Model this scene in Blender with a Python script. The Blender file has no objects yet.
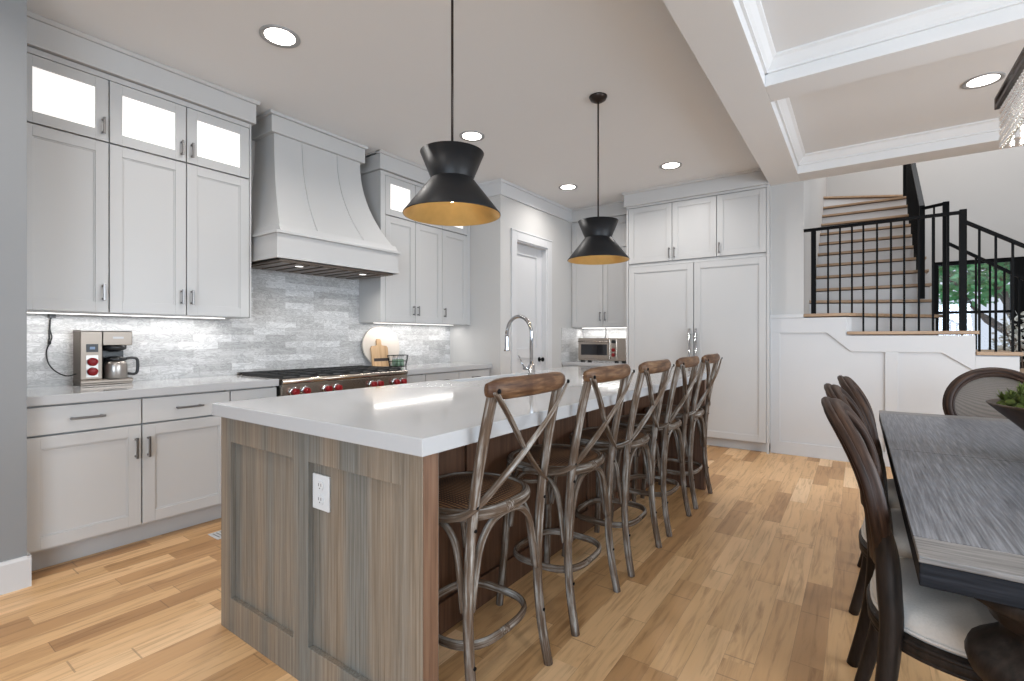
import bpy, bmesh, math, random
from math import sin, cos, pi, radians as R
from mathutils import Vector as V, Matrix

# ---------------------------------------------------------------- camera, world, big lights, exposure
scn = bpy.context.scene
COL = scn.collection
cam_d = bpy.data.cameras.new('camera')
cam_d.sensor_width = 36.0
cam_d.lens = 489.0 / 1024 * 36
cam_d.shift_y = -3.1 / 1024
cam_d.clip_start = 0.02
cam = bpy.data.objects.new('camera', cam_d)
COL.objects.link(cam)
cam.location = (0, 0, 1.21)
cam.rotation_euler = (pi / 2, 0, R(35.36))
scn.camera = cam

wd = bpy.data.worlds.new('world')
wd.use_nodes = True
bg = wd.node_tree.nodes['Background']
bg.inputs[0].default_value = (0.80, 0.88, 1.0, 1)
bg.inputs[1].default_value = 1.0
scn.world = wd

vs = scn.view_settings
vs.view_transform = 'Standard'
vs.look = 'None'
vs.gamma = 1.0
vs.use_curve_mapping = False
vs.exposure = 0.0
try:
    scn.cycles.use_denoising = True
    scn.cycles.max_bounces = 8
    scn.cycles.diffuse_bounces = 5
    scn.cycles.sample_clamp_indirect = 6.0
    scn.cycles.caustics_reflective = False
    scn.cycles.caustics_refractive = False
except Exception:
    pass


def area(name, loc, rot, sx, sy, power, col=(1, 1, 1), shape='RECTANGLE', spread=180):
    l = bpy.data.lights.new(name, 'AREA')
    l.shape = shape
    l.size = sx
    l.size_y = sy
    l.energy = power
    l.color = col
    l.spread = R(spread)
    o = bpy.data.objects.new(name, l)
    COL.objects.link(o)
    o.location = loc
    o.rotation_euler = rot
    return o


# daylight entering by the windows of the living room behind the camera and of the dining side
area('daylight_rear', (1.5, -3.1, 1.4), (R(68), 0, R(18)), 3.6, 2.1, 215, (0.72, 0.86, 1.0), spread=150)
area('daylight_dining', (3.3, 2.6, 1.6), (R(72), 0, R(90)), 3.6, 2.0, 150, (0.80, 0.90, 1.0), spread=150)
area('stairwell_fill', (1.6, 8.2, 5.6), (0, 0, 0), 3.2, 2.6, 135, (0.95, 0.97, 1.0))  # added fill light under the closed stairwell ceiling, no window there

# ---------------------------------------------------------------- materials
MATS = {}


def new_mat(name):
    m = bpy.data.materials.new(name)
    m.use_nodes = True
    nt = m.node_tree
    return m, nt, nt.nodes, nt.links, nt.nodes['Principled BSDF']


def flat(name, col, rough=0.5, metal=0.0, spec=0.5, noise=0.0, scale=20.0, bump=0.0, coat=0.0):
    m, nt, N, L, b = new_mat(name)
    b.inputs['Base Color'].default_value = (*col, 1)
    b.inputs['Roughness'].default_value = rough
    b.inputs['Metallic'].default_value = metal
    b.inputs['Specular IOR Level'].default_value = spec
    b.inputs['Coat Weight'].default_value = coat
    if noise or bump:
        tc = N.new('ShaderNodeTexCoord')
        nz = N.new('ShaderNodeTexNoise')
        nz.inputs['Scale'].default_value = scale
        nz.inputs['Detail'].default_value = 4
        L.new(tc.outputs['Object'], nz.inputs['Vector'])
        if noise:
            mr = N.new('ShaderNodeMapRange')
            mr.inputs['To Min'].default_value = 1 - noise
            mr.inputs['To Max'].default_value = 1 + noise
            L.new(nz.outputs['Fac'], mr.inputs['Value'])
            mx = N.new('ShaderNodeVectorMath')
            mx.operation = 'SCALE'
            mx.inputs[0].default_value = col
            L.new(mr.outputs[0], mx.inputs['Scale'])
            L.new(mx.outputs[0], b.inputs['Base Color'])
        if bump:
            bp = N.new('ShaderNodeBump')
            bp.inputs['Strength'].default_value = bump
            bp.inputs['Distance'].default_value = 0.002
            L.new(nz.outputs['Fac'], bp.inputs['Height'])
            L.new(bp.outputs[0], b.inputs['Normal'])
    MATS[name] = m
    return m


def emit(name, col, strength, base=(0.8, 0.8, 0.8)):
    m, nt, N, L, b = new_mat(name)
    b.inputs['Base Color'].default_value = (*base, 1)
    b.inputs['Roughness'].default_value = 0.3
    b.inputs['Emission Color'].default_value = (*col, 1)
    b.inputs['Emission Strength'].default_value = strength
    MATS[name] = m
    return m


def ramp(N, stops):
    r = N.new('ShaderNodeValToRGB')
    cr = r.color_ramp
    while len(cr.elements) < len(stops):
        cr.elements.new(0.5)
    for e, (p, c) in zip(cr.elements, stops):
        e.position = p
        e.color = (*c, 1)
    return r


def grain_wood(name, stops, axis='Z', stretch=0.06, scale=30, rough=0.55, bump=0.25, streak=None, blotch=0.0, blotch_col=(0.3, 0.3, 0.3), coat=0.0, spec=0.4, follow=False):
    """wood with grain running along one object axis"""
    m, nt, N, L, b = new_mat(name)
    tc = N.new('ShaderNodeTexCoord')
    mp = N.new('ShaderNodeMapping')
    s = [1, 1, 1]
    s['XYZ'.index(axis)] = stretch
    mp.inputs['Scale'].default_value = s
    src = tc.outputs['Object']
    if follow:      # grain runs along each bent stick, different on each one
        at = N.new('ShaderNodeAttribute')
        at.attribute_name = 'grain'
        oi = N.new('ShaderNodeObjectInfo')
        sc_ = N.new('ShaderNodeMath')
        sc_.operation = 'MULTIPLY'
        sc_.inputs[1].default_value = 17.0
        L.new(oi.outputs['Random'], sc_.inputs[0])
        ad = N.new('ShaderNodeVectorMath')
        ad.operation = 'ADD'
        L.new(at.outputs['Vector'], ad.inputs[0])
        L.new(sc_.outputs[0], ad.inputs[1])
        src = ad.outputs[0]
    L.new(src, mp.inputs['Vector'])
    nz = N.new('ShaderNodeTexNoise')
    nz.inputs['Scale'].default_value = scale
    nz.inputs['Detail'].default_value = 6
    nz.inputs['Roughness'].default_value = 0.62
    L.new(mp.outputs[0], nz.inputs['Vector'])
    r = ramp(N, stops)
    L.new(nz.outputs['Fac'], r.inputs[0])
    out = r.outputs[0]
    if streak:      # broad boards of a different tone
        n2 = N.new('ShaderNodeTexNoise')
        n2.inputs['Scale'].default_value = streak[0]
        n2.inputs['Detail'].default_value = 1
        mp2 = N.new('ShaderNodeMapping')
        s2 = [1, 1, 1]
        s2['XYZ'.index(axis)] = 0.01
        mp2.inputs['Scale'].default_value = s2
        L.new(tc.outputs['Object'], mp2.inputs['Vector'])
        L.new(mp2.outputs[0], n2.inputs['Vector'])
        mr = N.new('ShaderNodeMapRange')
        mr.inputs['From Min'].default_value = 0.38
        mr.inputs['From Max'].default_value = 0.62
        L.new(n2.outputs['Fac'], mr.inputs['Value'])
        mx = N.new('ShaderNodeMix')
        mx.data_type = 'RGBA'
        mx.blend_type = 'MULTIPLY'
        mx.inputs[0].default_value = 1.0
        rr = ramp(N, [(0.0, streak[1]), (1.0, streak[2])])
        L.new(mr.outputs[0], rr.inputs[0])
        L.new(out, mx.inputs[6])
        L.new(rr.outputs[0], mx.inputs[7])
        out = mx.outputs[2]
    if blotch:
        n3 = N.new('ShaderNodeTexNoise')
        n3.inputs['Scale'].default_value = 13
        n3.inputs['Detail'].default_value = 5
        L.new(src, n3.inputs['Vector'])
        mr3 = N.new('ShaderNodeMapRange')
        mr3.inputs['From Min'].default_value = 0.42
        mr3.inputs['From Max'].default_value = 0.62
        mr3.inputs['To Max'].default_value = blotch
        L.new(n3.outputs['Fac'], mr3.inputs['Value'])
        mx3 = N.new('ShaderNodeMix')
        mx3.data_type = 'RGBA'
        L.new(mr3.outputs[0], mx3.inputs[0])
        L.new(out, mx3.inputs[6])
        mx3.inputs[7].default_value = (*blotch_col, 1)
        out = mx3.outputs[2]
    L.new(out, b.inputs['Base Color'])
    b.inputs['Roughness'].default_value = rough
    b.inputs['Coat Weight'].default_value = coat
    b.inputs['Specular IOR Level'].default_value = spec
    if bump:
        bp = N.new('ShaderNodeBump')
        bp.inputs['Strength'].default_value = bump
        bp.inputs['Distance'].default_value = 0.002
        L.new(nz.outputs['Fac'], bp.inputs['Height'])
        L.new(bp.outputs[0], b.inputs['Normal'])
    MATS[name] = m
    return m


def math_node(N, L, op, a, bv=None):
    n = N.new('ShaderNodeMath')
    n.operation = op
    for i, x in enumerate((a, bv)):
        if x is None:
            continue
        if isinstance(x, (int, float)):
            n.inputs[i].default_value = x
        else:
            L.new(x, n.inputs[i])
    return n.outputs[0]


def plank_floor():
    m, nt, N, L, b = new_mat('oak_floor')
    tc = N.new('ShaderNodeTexCoord')
    sp = N.new('ShaderNodeSeparateXYZ')
    L.new(tc.outputs['Object'], sp.inputs[0])
    W, LEN = 0.105, 1.45
    xs = math_node(N, L, 'DIVIDE', sp.outputs[0], W)
    xi = math_node(N, L, 'FLOOR', xs)
    xf = math_node(N, L, 'FRACT', xs)
    wn = N.new('ShaderNodeTexWhiteNoise')
    wn.noise_dimensions = '1D'
    L.new(xi, wn.inputs['W'])
    ys0 = math_node(N, L, 'DIVIDE', sp.outputs[1], LEN)
    off = math_node(N, L, 'MULTIPLY', wn.outputs[0], 7.31)
    ys = math_node(N, L, 'ADD', ys0, off)
    yi = math_node(N, L, 'FLOOR', ys)
    yf = math_node(N, L, 'FRACT', ys)
    # second split gives uneven board lengths
    cmb = N.new('ShaderNodeCombineXYZ')
    L.new(xi, cmb.inputs[0])
    L.new(yi, cmb.inputs[1])
    wn1 = N.new('ShaderNodeTexWhiteNoise')
    wn1.noise_dimensions = '3D'
    L.new(cmb.outputs[0], wn1.inputs['Vector'])
    cut = math_node(N, L, 'ADD', math_node(N, L, 'MULTIPLY', wn1.outputs[0], 0.5), 0.25)
    half = math_node(N, L, 'GREATER_THAN', yf, cut)
    L.new(half, cmb.inputs[2])
    wn2 = N.new('ShaderNodeTexWhiteNoise')
    wn2.noise_dimensions = '3D'
    cmb2 = N.new('ShaderNodeCombineXYZ')
    L.new(xi, cmb2.inputs[0])
    L.new(yi, cmb2.inputs[1])
    L.new(half, cmb2.inputs[2])
    L.new(cmb2.outputs[0], wn2.inputs['Vector'])
    cols = ramp(N, [(0.0, (0.370, 0.200, 0.086)), (0.25, (0.500, 0.292, 0.134)), (0.55, (0.590, 0.362, 0.176)), (0.8, (0.660, 0.418, 0.216)), (1.0, (0.740, 0.512, 0.300))])
    L.new(wn2.outputs[0], cols.inputs[0])
    # grain
    mp = N.new('ShaderNodeMapping')
    mp.inputs['Scale'].default_value = (1, 0.07, 1)
    L.new(tc.outputs['Object'], mp.inputs['Vector'])
    addv = N.new('ShaderNodeVectorMath')
    addv.operation = 'ADD'
    L.new(mp.outputs[0], addv.inputs[0])
    sc = N.new('ShaderNodeVectorMath')
    sc.operation = 'SCALE'
    sc.inputs['Scale'].default_value = 5.0
    L.new(wn2.outputs['Color'], sc.inputs[0])
    L.new(sc.outputs[0], addv.inputs[1])
    nz = N.new('ShaderNodeTexNoise')
    nz.inputs['Scale'].default_value = 42
    nz.inputs['Detail'].default_value = 6
    nz.inputs['Roughness'].default_value = 0.6
    nz.inputs['Distortion'].default_value = 0.6
    L.new(addv.outputs[0], nz.inputs['Vector'])
    g = ramp(N, [(0.30, (0.62, 0.57, 0.52)), (0.5, (1, 1, 1)), (0.75, (1.1, 1.08, 1.06))])
    L.new(nz.outputs['Fac'], g.inputs[0])
    mx = N.new('ShaderNodeMix')
    mx.data_type = 'RGBA'
    mx.blend_type = 'MULTIPLY'
    mx.inputs[0].default_value = 0.9
    L.new(cols.outputs[0], mx.inputs[6])
    L.new(g.outputs[0], mx.inputs[7])
    # knots
    kn = N.new('ShaderNodeTexNoise')
    kn.inputs['Scale'].default_value = 6.5
    kn.inputs['Detail'].default_value = 3
    mpk = N.new('ShaderNodeMapping')
    mpk.inputs['Scale'].default_value = (1.6, 0.6, 1)
    L.new(tc.outputs['Object'], mpk.inputs['Vector'])
    L.new(mpk.outputs[0], kn.inputs['Vector'])
    kr = ramp(N, [(0.66, (1, 1, 1)), (0.78, (0.55, 0.46, 0.38))])
    L.new(kn.outputs['Fac'], kr.inputs[0])
    mk = N.new('ShaderNodeMix')
    mk.data_type = 'RGBA'
    mk.blend_type = 'MULTIPLY'
    mk.inputs[0].default_value = 0.8
    L.new(mx.outputs[2], mk.inputs[6])
    L.new(kr.outputs[0], mk.inputs[7])
    # seams
    e1 = math_node(N, L, 'LESS_THAN', xf, 0.014)
    d = math_node(N, L, 'ABSOLUTE', math_node(N, L, 'SUBTRACT', yf, cut))
    e2 = math_node(N, L, 'LESS_THAN', d, 0.002)
    e3 = math_node(N, L, 'LESS_THAN', yf, 0.002)
    e = math_node(N, L, 'MAXIMUM', e1, math_node(N, L, 'MAXIMUM', e2, e3))
    ms = N.new('ShaderNodeMix')
    ms.data_type = 'RGBA'
    L.new(math_node(N, L, 'MULTIPLY', e, 0.45), ms.inputs[0])
    L.new(mk.outputs[2], ms.inputs[6])
    ms.inputs[7].default_value = (0.12, 0.07, 0.04, 1)
    L.new(ms.outputs[2], b.inputs['Base Color'])
    b.inputs['Roughness'].default_value = 0.42
    b.inputs['Specular IOR Level'].default_value = 0.4
    MATS['oak_floor'] = m


def marble_tiles():
    m, nt, N, L, b = new_mat('marble_tiles')
    tc = N.new('ShaderNodeTexCoord')
    sp = N.new('ShaderNodeSeparateXYZ')
    L.new(tc.outputs['Object'], sp.inputs[0])
    cb = N.new('ShaderNodeCombineXYZ')
    L.new(math_node(N, L, 'ADD', sp.outputs[0], sp.outputs[1]), cb.inputs[0])
    L.new(sp.outputs[2], cb.inputs[1])
    br = N.new('ShaderNodeTexBrick')
    br.offset = 0.37
    br.inputs['Scale'].default_value = 1.0
    br.inputs['Brick Width'].default_value = 0.27
    br.inputs['Row Height'].default_value = 0.056
    br.inputs['Mortar Size'].default_value = 0.0012
    br.inputs['Mortar Smooth'].default_value = 0.2
    br.inputs['Bias'].default_value = 0.0
    br.inputs['Color1'].default_value = (0.46, 0.455, 0.45, 1)
    br.inputs['Color2'].default_value = (0.74, 0.735, 0.73, 1)
    br.inputs['Mortar'].default_value = (0.50, 0.49, 0.48, 1)
    L.new(cb.outputs[0], br.inputs['Vector'])
    nz = N.new('ShaderNodeTexNoise')
    nz.inputs['Scale'].default_value = 13
    nz.inputs['Detail'].default_value = 9
    nz.inputs['Roughness'].default_value = 0.65
    nz.inputs['Distortion'].default_value = 1.6
    mp = N.new('ShaderNodeMapping')
    mp.inputs['Rotation'].default_value = (R(35), 0, 0)
    mp.inputs['Scale'].default_value = (1, 0.7, 2.0)
    L.new(tc.outputs['Object'], mp.inputs['Vector'])
    L.new(mp.outputs[0], nz.inputs['Vector'])
    r = ramp(N, [(0.28, (0.55, 0.545, 0.55)), (0.42, (0.95, 0.95, 0.95)), (0.50, (0.62, 0.615, 0.615)), (0.56, (1.0, 1.0, 1.0)), (0.66, (0.80, 0.80, 0.80)), (0.75, (1.0, 1.0, 1.0))])
    L.new(nz.outputs['Fac'], r.inputs[0])
    mx = N.new('ShaderNodeMix')
    mx.data_type = 'RGBA'
    mx.blend_type = 'MULTIPLY'
    mx.inputs[0].default_value = 1.0
    L.new(br.outputs['Color'], mx.inputs[6])
    L.new(r.outputs[0], mx.inputs[7])
    L.new(mx.outputs[2], b.inputs['Base Color'])
    b.inputs['Roughness'].default_value = 0.28
    bp = N.new('ShaderNodeBump')
    bp.inputs['Strength'].default_value = 0.35
    bp.inputs['Distance'].default_value = 0.002
    bp.invert = True
    L.new(br.outputs['Fac'], bp.inputs['Height'])
    L.new(bp.outputs[0], b.inputs['Normal'])
    MATS['marble_tiles'] = m


def weave(name, c1, c2, scale, bump=0.6, rough=0.7):
    m, nt, N, L, b = new_mat(name)
    tc = N.new('ShaderNodeTexCoord')
    outs = []
    for ax in (('X', 0), ('Y', 0)):
        w = N.new('ShaderNodeTexWave')
        w.wave_type = 'BANDS'
        w.bands_direction = ax[0]
        w.inputs['Scale'].default_value = scale
        w.inputs['Distortion'].default_value = 0.4
        L.new(tc.outputs['Object'], w.inputs['Vector'])
        outs.append(w.outputs['Fac'])
    wz = N.new('ShaderNodeTexWave')
    wz.bands_direction = 'Z'
    wz.inputs['Scale'].default_value = scale
    L.new(tc.outputs['Object'], wz.inputs['Vector'])
    p = math_node(N, L, 'MULTIPLY', math_node(N, L, 'ADD', outs[0], wz.outputs['Fac']), outs[1])
    r = ramp(N, [(0.1, c1), (0.9, c2)])
    L.new(p, r.inputs[0])
    L.new(r.outputs[0], b.inputs['Base Color'])
    b.inputs['Roughness'].default_value = rough
    bp = N.new('ShaderNodeBump')
    bp.inputs['Strength'].default_value = bump
    bp.inputs['Distance'].default_value = 0.002
    L.new(p, bp.inputs['Height'])
    L.new(bp.outputs[0], b.inputs['Normal'])
    MATS[name] = m


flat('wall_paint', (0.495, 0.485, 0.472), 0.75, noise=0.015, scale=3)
flat('stub_grey', (0.225, 0.23, 0.235), 0.75, noise=0.015, scale=3)  # darker grey than wall_paint, on the left wall alone
flat('ring_shade_grey', (0.30, 0.30, 0.30), 0.35)  # grey trim, with the shade of the recess cone put into its colour
flat('white_paint', (0.55, 0.55, 0.555), 0.5, noise=0.01, scale=4)
flat('ceiling_paint', (0.70, 0.70, 0.70), 0.8, noise=0.01, scale=3)
flat('cabinet_paint', (0.49, 0.485, 0.478), 0.42, noise=0.01, scale=5)
flat('quartz', (0.42, 0.42, 0.425), 0.075, noise=0.02, scale=60, spec=0.33)
flat('pewter', (0.23, 0.22, 0.215), 0.32, metal=0.9)
flat('black_metal', (0.004, 0.004, 0.0044), 0.5, spec=0.08)
flat('bronze', (0.030, 0.020, 0.016), 0.4, metal=0.6)
flat('shade_black', (0.011, 0.011, 0.012), 0.45, metal=0.2, spec=0.35)
flat('gold_leaf', (0.62, 0.40, 0.15), 0.33, metal=0.9, noise=0.12, scale=25)
flat('steel', (0.21, 0.175, 0.145), 0.36, metal=1.0, noise=0.06, scale=8)
flat('range_steel', (0.46, 0.40, 0.345), 0.24, metal=1.0, noise=0.08, scale=6)
flat('steel_grey', (0.40, 0.37, 0.345), 0.33, metal=1.0, noise=0.05, scale=8)
flat('chrome', (0.50, 0.51, 0.53), 0.12, metal=1.0)
flat('cast_iron', (0.018, 0.018, 0.018), 0.55, metal=0.2, bump=0.2, scale=120)
flat('black_plastic', (0.012, 0.012, 0.013), 0.35)
flat('red_knob', (0.22, 0.006, 0.009), 0.32, spec=0.3)
flat('dark_glass', (0.010, 0.010, 0.012), 0.06)
flat('white_plastic', (0.55, 0.56, 0.57), 0.35)
flat('linen', (0.60, 0.575, 0.54), 0.9, noise=0.10, scale=160, bump=0.5)
flat('marble_white', (0.60, 0.535, 0.47), 0.35, noise=0.05, scale=12)
flat('pot_clay', (0.20, 0.19, 0.18), 0.6, noise=0.1)
flat('soil', (0.03, 0.02, 0.015), 0.9, noise=0.3, scale=40)
flat('moss', (0.085, 0.115, 0.02), 0.9, noise=0.55, scale=70, bump=0.8)
flat('leaf_green', (0.16, 0.52, 0.20), 0.5, noise=0.45, scale=3)
flat('leaf_pale', (0.74, 0.77, 0.74), 0.6, noise=0.15, scale=10)
flat('bark', (0.20, 0.16, 0.14), 0.9, noise=0.3, scale=12, bump=0.6)
flat('paving', (0.52, 0.52, 0.54), 0.9, noise=0.35, scale=14)
flat('jar_green', (0.16, 0.25, 0.17), 0.15)
flat('hood_steel', (0.19, 0.15, 0.12), 0.4, metal=0.7)
flat('band_dark', (0.03, 0.02, 0.018), 0.6)
emit('lit_glass', (1.0, 0.955, 0.91), 0.78, (0.6, 0.6, 0.6))
emit('downlight_lens', (1.0, 0.95, 0.88), 9.0)
emit('bulb_warm', (1.0, 0.80, 0.50), 14.0)
emit('bulb_white', (1.0, 0.93, 0.84), 12.0)
emit('strip_lamp', (1.0, 0.97, 0.93), 2.0)
emit('screen_blue', (0.25, 0.45, 0.8), 0.3, (0.02, 0.02, 0.03))
plank_floor()
marble_tiles()
grain_wood('island_wood', [(0.25, (0.100, 0.081, 0.062)), (0.5, (0.185, 0.158, 0.128)), (0.75, (0.26, 0.233, 0.200))], 'Z', 0.018, 150, 0.5, 0.25, streak=(8, (0.78, 0.87, 0.94), (1.06, 0.98, 0.89)))
grain_wood('island_warm_side', [(0.25, (0.080, 0.040, 0.022)), (0.5, (0.150, 0.082, 0.050)), (0.75, (0.21, 0.125, 0.080))], 'Z', 0.04, 60, 0.5, 0.2)  # brown of the end panel's side, warm light partly put into the colour
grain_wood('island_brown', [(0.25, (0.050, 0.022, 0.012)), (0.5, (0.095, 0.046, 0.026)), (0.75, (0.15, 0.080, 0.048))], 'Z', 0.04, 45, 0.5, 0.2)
grain_wood('stool_wood', [(0.30, (0.030, 0.018, 0.011)), (0.46, (0.105, 0.072, 0.049)), (0.57, (0.22, 0.195, 0.17)), (0.70, (0.42, 0.415, 0.40))], 'Z', 0.06, 95, 0.65, 0.7, blotch=0.6, blotch_col=(0.075, 0.042, 0.023), spec=0.25, follow=True)
grain_wood('stool_brown', [(0.30, (0.030, 0.012, 0.005)), (0.48, (0.105, 0.050, 0.023)), (0.60, (0.165, 0.090, 0.045)), (0.74, (0.25, 0.17, 0.105))], 'Z', 0.10, 70, 0.5, 0.6, blotch=0.7, blotch_col=(0.050, 0.020, 0.009), spec=0.3, follow=True)
grain_wood('tread_oak', [(0.3, (0.27, 0.175, 0.105)), (0.5, (0.37, 0.25, 0.16)), (0.75, (0.45, 0.32, 0.21))], 'X', 0.08, 40, 0.45, 0.1)
grain_wood('table_top_wood', [(0.30, (0.045, 0.048, 0.057)), (0.5, (0.115, 0.120, 0.136)), (0.70, (0.22, 0.228, 0.25))], 'Y', 0.03, 170, 0.33, 0.3)
grain_wood('table_end_wood', [(0.30, (0.060, 0.058, 0.058)), (0.5, (0.15, 0.142, 0.138)), (0.70, (0.26, 0.245, 0.235))], 'X', 0.05, 110, 0.35, 0.35)
grain_wood('table_edge_wood', [(0.3, (0.005, 0.0055, 0.007)), (0.5, (0.011, 0.012, 0.015)), (0.75, (0.026, 0.028, 0.034))], 'X', 0.05, 70, 0.6, 0.3, spec=0.08)
grain_wood('dark_wood', [(0.3, (0.008, 0.006, 0.005)), (0.5, (0.020, 0.014, 0.011)), (0.75, (0.035, 0.024, 0.019))], 'Z', 0.1, 60, 0.48, 0.3, spec=0.18)
grain_wood('chair_wood', [(0.3, (0.008, 0.004, 0.003)), (0.5, (0.028, 0.014, 0.009)), (0.75, (0.085, 0.047, 0.030))], 'Z', 0.08, 80, 0.5, 0.4, spec=0.18, follow=True)
grain_wood('board_wood', [(0.3, (0.34, 0.20, 0.10)), (0.5, (0.50, 0.32, 0.17)), (0.75, (0.62, 0.42, 0.26))], 'Z', 0.08, 30, 0.5, 0.1)
grain_wood('bowl_wood', [(0.3, (0.018, 0.010, 0.006)), (0.5, (0.045, 0.025, 0.015)), (0.75, (0.09, 0.055, 0.035))], 'X', 0.1, 30, 0.5, 0.3)
weave('cane', (0.030, 0.012, 0.005), (0.23, 0.115, 0.052), 24, 1.0)
weave('back_cane', (0.085, 0.070, 0.058), (0.19, 0.160, 0.138), 75)


def glass_mat(name, rough=0.0, col=(1, 1, 1), alpha=0.18):
    m, nt, N, L, b = new_mat(name)
    tr = N.new('ShaderNodeBsdfTransparent')
    gl = N.new('ShaderNodeBsdfGlossy')
    gl.inputs['Roughness'].default_value = rough
    gl.inputs['Color'].default_value = (*col, 1)
    tr.inputs['Color'].default_value = (*col, 1)
    mix = N.new('ShaderNodeMixShader')
    mix.inputs[0].default_value = alpha
    L.new(tr.outputs[0], mix.inputs[1])
    L.new(gl.outputs[0], mix.inputs[2])
    L.new(mix.outputs[0], nt.nodes['Material Output'].inputs['Surface'])
    MATS[name] = m


glass_mat('pane_glass', 0.0, (0.97, 0.98, 1.0), 0.06)
glass_mat('crystal', 0.22, (1.0, 1.0, 1.0), 0.75)


# ---------------------------------------------------------------- mesh helpers
class MB:
    def __init__(s):
        s.v = []
        s.f = []
        s.sm = []
        s.g = []

    def add(s, vs, fs, smooth=False, grain=None):
        k = len(s.v)
        s.v += [tuple(p) for p in vs]
        s.g += [tuple(p) for p in (grain or vs)]
        for f in fs:
            s.f.append([i + k for i in f])
            s.sm.append(smooth)
        return s

    def box(s, x0, x1, y0, y1, z0, z1):
        x0, x1 = min(x0, x1), max(x0, x1)
        y0, y1 = min(y0, y1), max(y0, y1)
        z0, z1 = min(z0, z1), max(z0, z1)
        return s.add([(x0, y0, z0), (x1, y0, z0), (x1, y1, z0), (x0, y1, z0), (x0, y0, z1), (x1, y0, z1), (x1, y1, z1), (x0, y1, z1)],
                     [(3, 2, 1, 0), (4, 5, 6, 7), (0, 1, 5, 4), (1, 2, 6, 5), (2, 3, 7, 6), (3, 0, 4, 7)])

    def prism(s, poly, axis, a, b):
        """poly: 2-D points in the two other axes (in xyz order), extruded along axis a..b"""
        def P(p, t):
            if axis == 'X':
                return (t, p[0], p[1])
            if axis == 'Y':
                return (p[0], t, p[1])
            return (p[0], p[1], t)
        n = len(poly)
        vs = [P(p, a) for p in poly] + [P(p, b) for p in poly]
        fs = [list(range(n))[::-1], list(range(n, 2 * n))]
        for i in range(n):
            j = (i + 1) % n
            fs.append((i, j, n + j, n + i))
        return s.add(vs, fs)

    def lathe(s, prof, c=(0, 0, 0), n=32, smooth=True, axis='Z', sx=1, sy=1, cap=True):
        vs, fs = [], []
        for r, z in prof:
            for i in range(n):
                a = 2 * pi * i / n
                p = (r * cos(a) * sx, r * sin(a) * sy, z)
                if axis == 'X':
                    p = (p[2], p[0], p[1])
                elif axis == 'Y':
                    p = (p[0], p[2], p[1])
                vs.append((p[0] + c[0], p[1] + c[1], p[2] + c[2]))
        for k in range(len(prof) - 1):
            for i in range(n):
                j = (i + 1) % n
                fs.append((k * n + i, k * n + j, (k + 1) * n + j, (k + 1) * n + i))
        s.add(vs, fs, smooth)
        if cap:
            m = len(prof)
            base = len(s.v) - m * n
            if prof[0][0] > 1e-5:
                s.f.append([base + i for i in range(n)][::-1]); s.sm.append(False)
            if prof[-1][0] > 1e-5:
                s.f.append([base + (m - 1) * n + i for i in range(n)]); s.sm.append(False)
        return s

    def sweep(s, path, rx, ry=None, n=10, closed=False, up=(0, 0, 1), square=False, smooth=True):
        """tube along path; rx across 'up x tangent', ry along up"""
        ry = rx if ry is None else ry
        pts = [V(p) for p in path]
        m = len(pts)
        up = V(up).normalized()
        if square:
            ring = [(-1, -1), (1, -1), (1, 1), (-1, 1)]
        else:
            ring = [(cos(2 * pi * i / n), sin(2 * pi * i / n)) for i in range(n)]
        nn = len(ring)
        vs, fs, gr = [], [], []
        u = up
        run = 0.0
        for i, p in enumerate(pts):
            if i:
                run += (p - pts[i - 1]).length
            a = pts[(i - 1) % m] if (closed or i > 0) else p
            b = pts[(i + 1) % m] if (closed or i < m - 1) else p
            t = (b - a).normalized()
            side = u.cross(t)
            if side.length < 1e-4:
                side = t.orthogonal()
            side.normalize()
            w = t.cross(side).normalized()
            u = w
            kx = rx[i] if isinstance(rx, (list, tuple)) else rx
            ky = ry[i] if isinstance(ry, (list, tuple)) else ry
            for cx, cy in ring:
                vs.append(p + side * (cx * kx) + w * (cy * ky))
                gr.append((cx * kx, cy * ky, run))
        for i in range(m if closed else m - 1):
            k = (i + 1) % m
            for q in range(nn):
                r = (q + 1) % nn
                fs.append((i * nn + q, i * nn + r, k * nn + r, k * nn + q))
        s.add(vs, fs, smooth and not square, gr)
        if not closed:
            base = len(s.v) - m * nn
            s.f.append([base + q for q in range(nn)][::-1]); s.sm.append(False)
            s.f.append([base + (m - 1) * nn + q for q in range(nn)]); s.sm.append(False)
        return s

    def ball(s, c, r, n=12, sz=1.0):
        prof = [(r * sin(pi * k / n), -r * cos(pi * k / n) * sz) for k in range(n + 1)]
        prof[0] = (1e-6, prof[0][1]); prof[-1] = (1e-6, prof[-1][1])
        return s.lathe(prof, c, n * 2, cap=False)

    def build(s, name, mat, parent=None, bevel=0.0, kind=None, seg=2):
        me = bpy.data.meshes.new(name)
        me.from_pydata(s.v, [], s.f)
        me.polygons.foreach_set('use_smooth', s.sm)
        bm = bmesh.new()
        bm.from_mesh(me)
        bmesh.ops.recalc_face_normals(bm, faces=bm.faces[:])
        bm.to_mesh(me)
        bm.free()
        if len(s.g) == len(s.v):
            at = me.attributes.new('grain', 'FLOAT_VECTOR', 'POINT')
            at.data.foreach_set('vector', [c for p in s.g for c in p])
        me.materials.append(MATS[mat])
        o = bpy.data.objects.new(name, me)
        COL.objects.link(o)
        if parent is not None:
            o.parent = parent
        if bevel:
            b = o.modifiers.new('bevel', 'BEVEL')
            b.width = bevel
            b.segments = seg
            b.limit_method = 'ANGLE'
            b.angle_limit = R(40)
            b.harden_normals = False
        if kind:
            o['kind'] = kind
        return o


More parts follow.
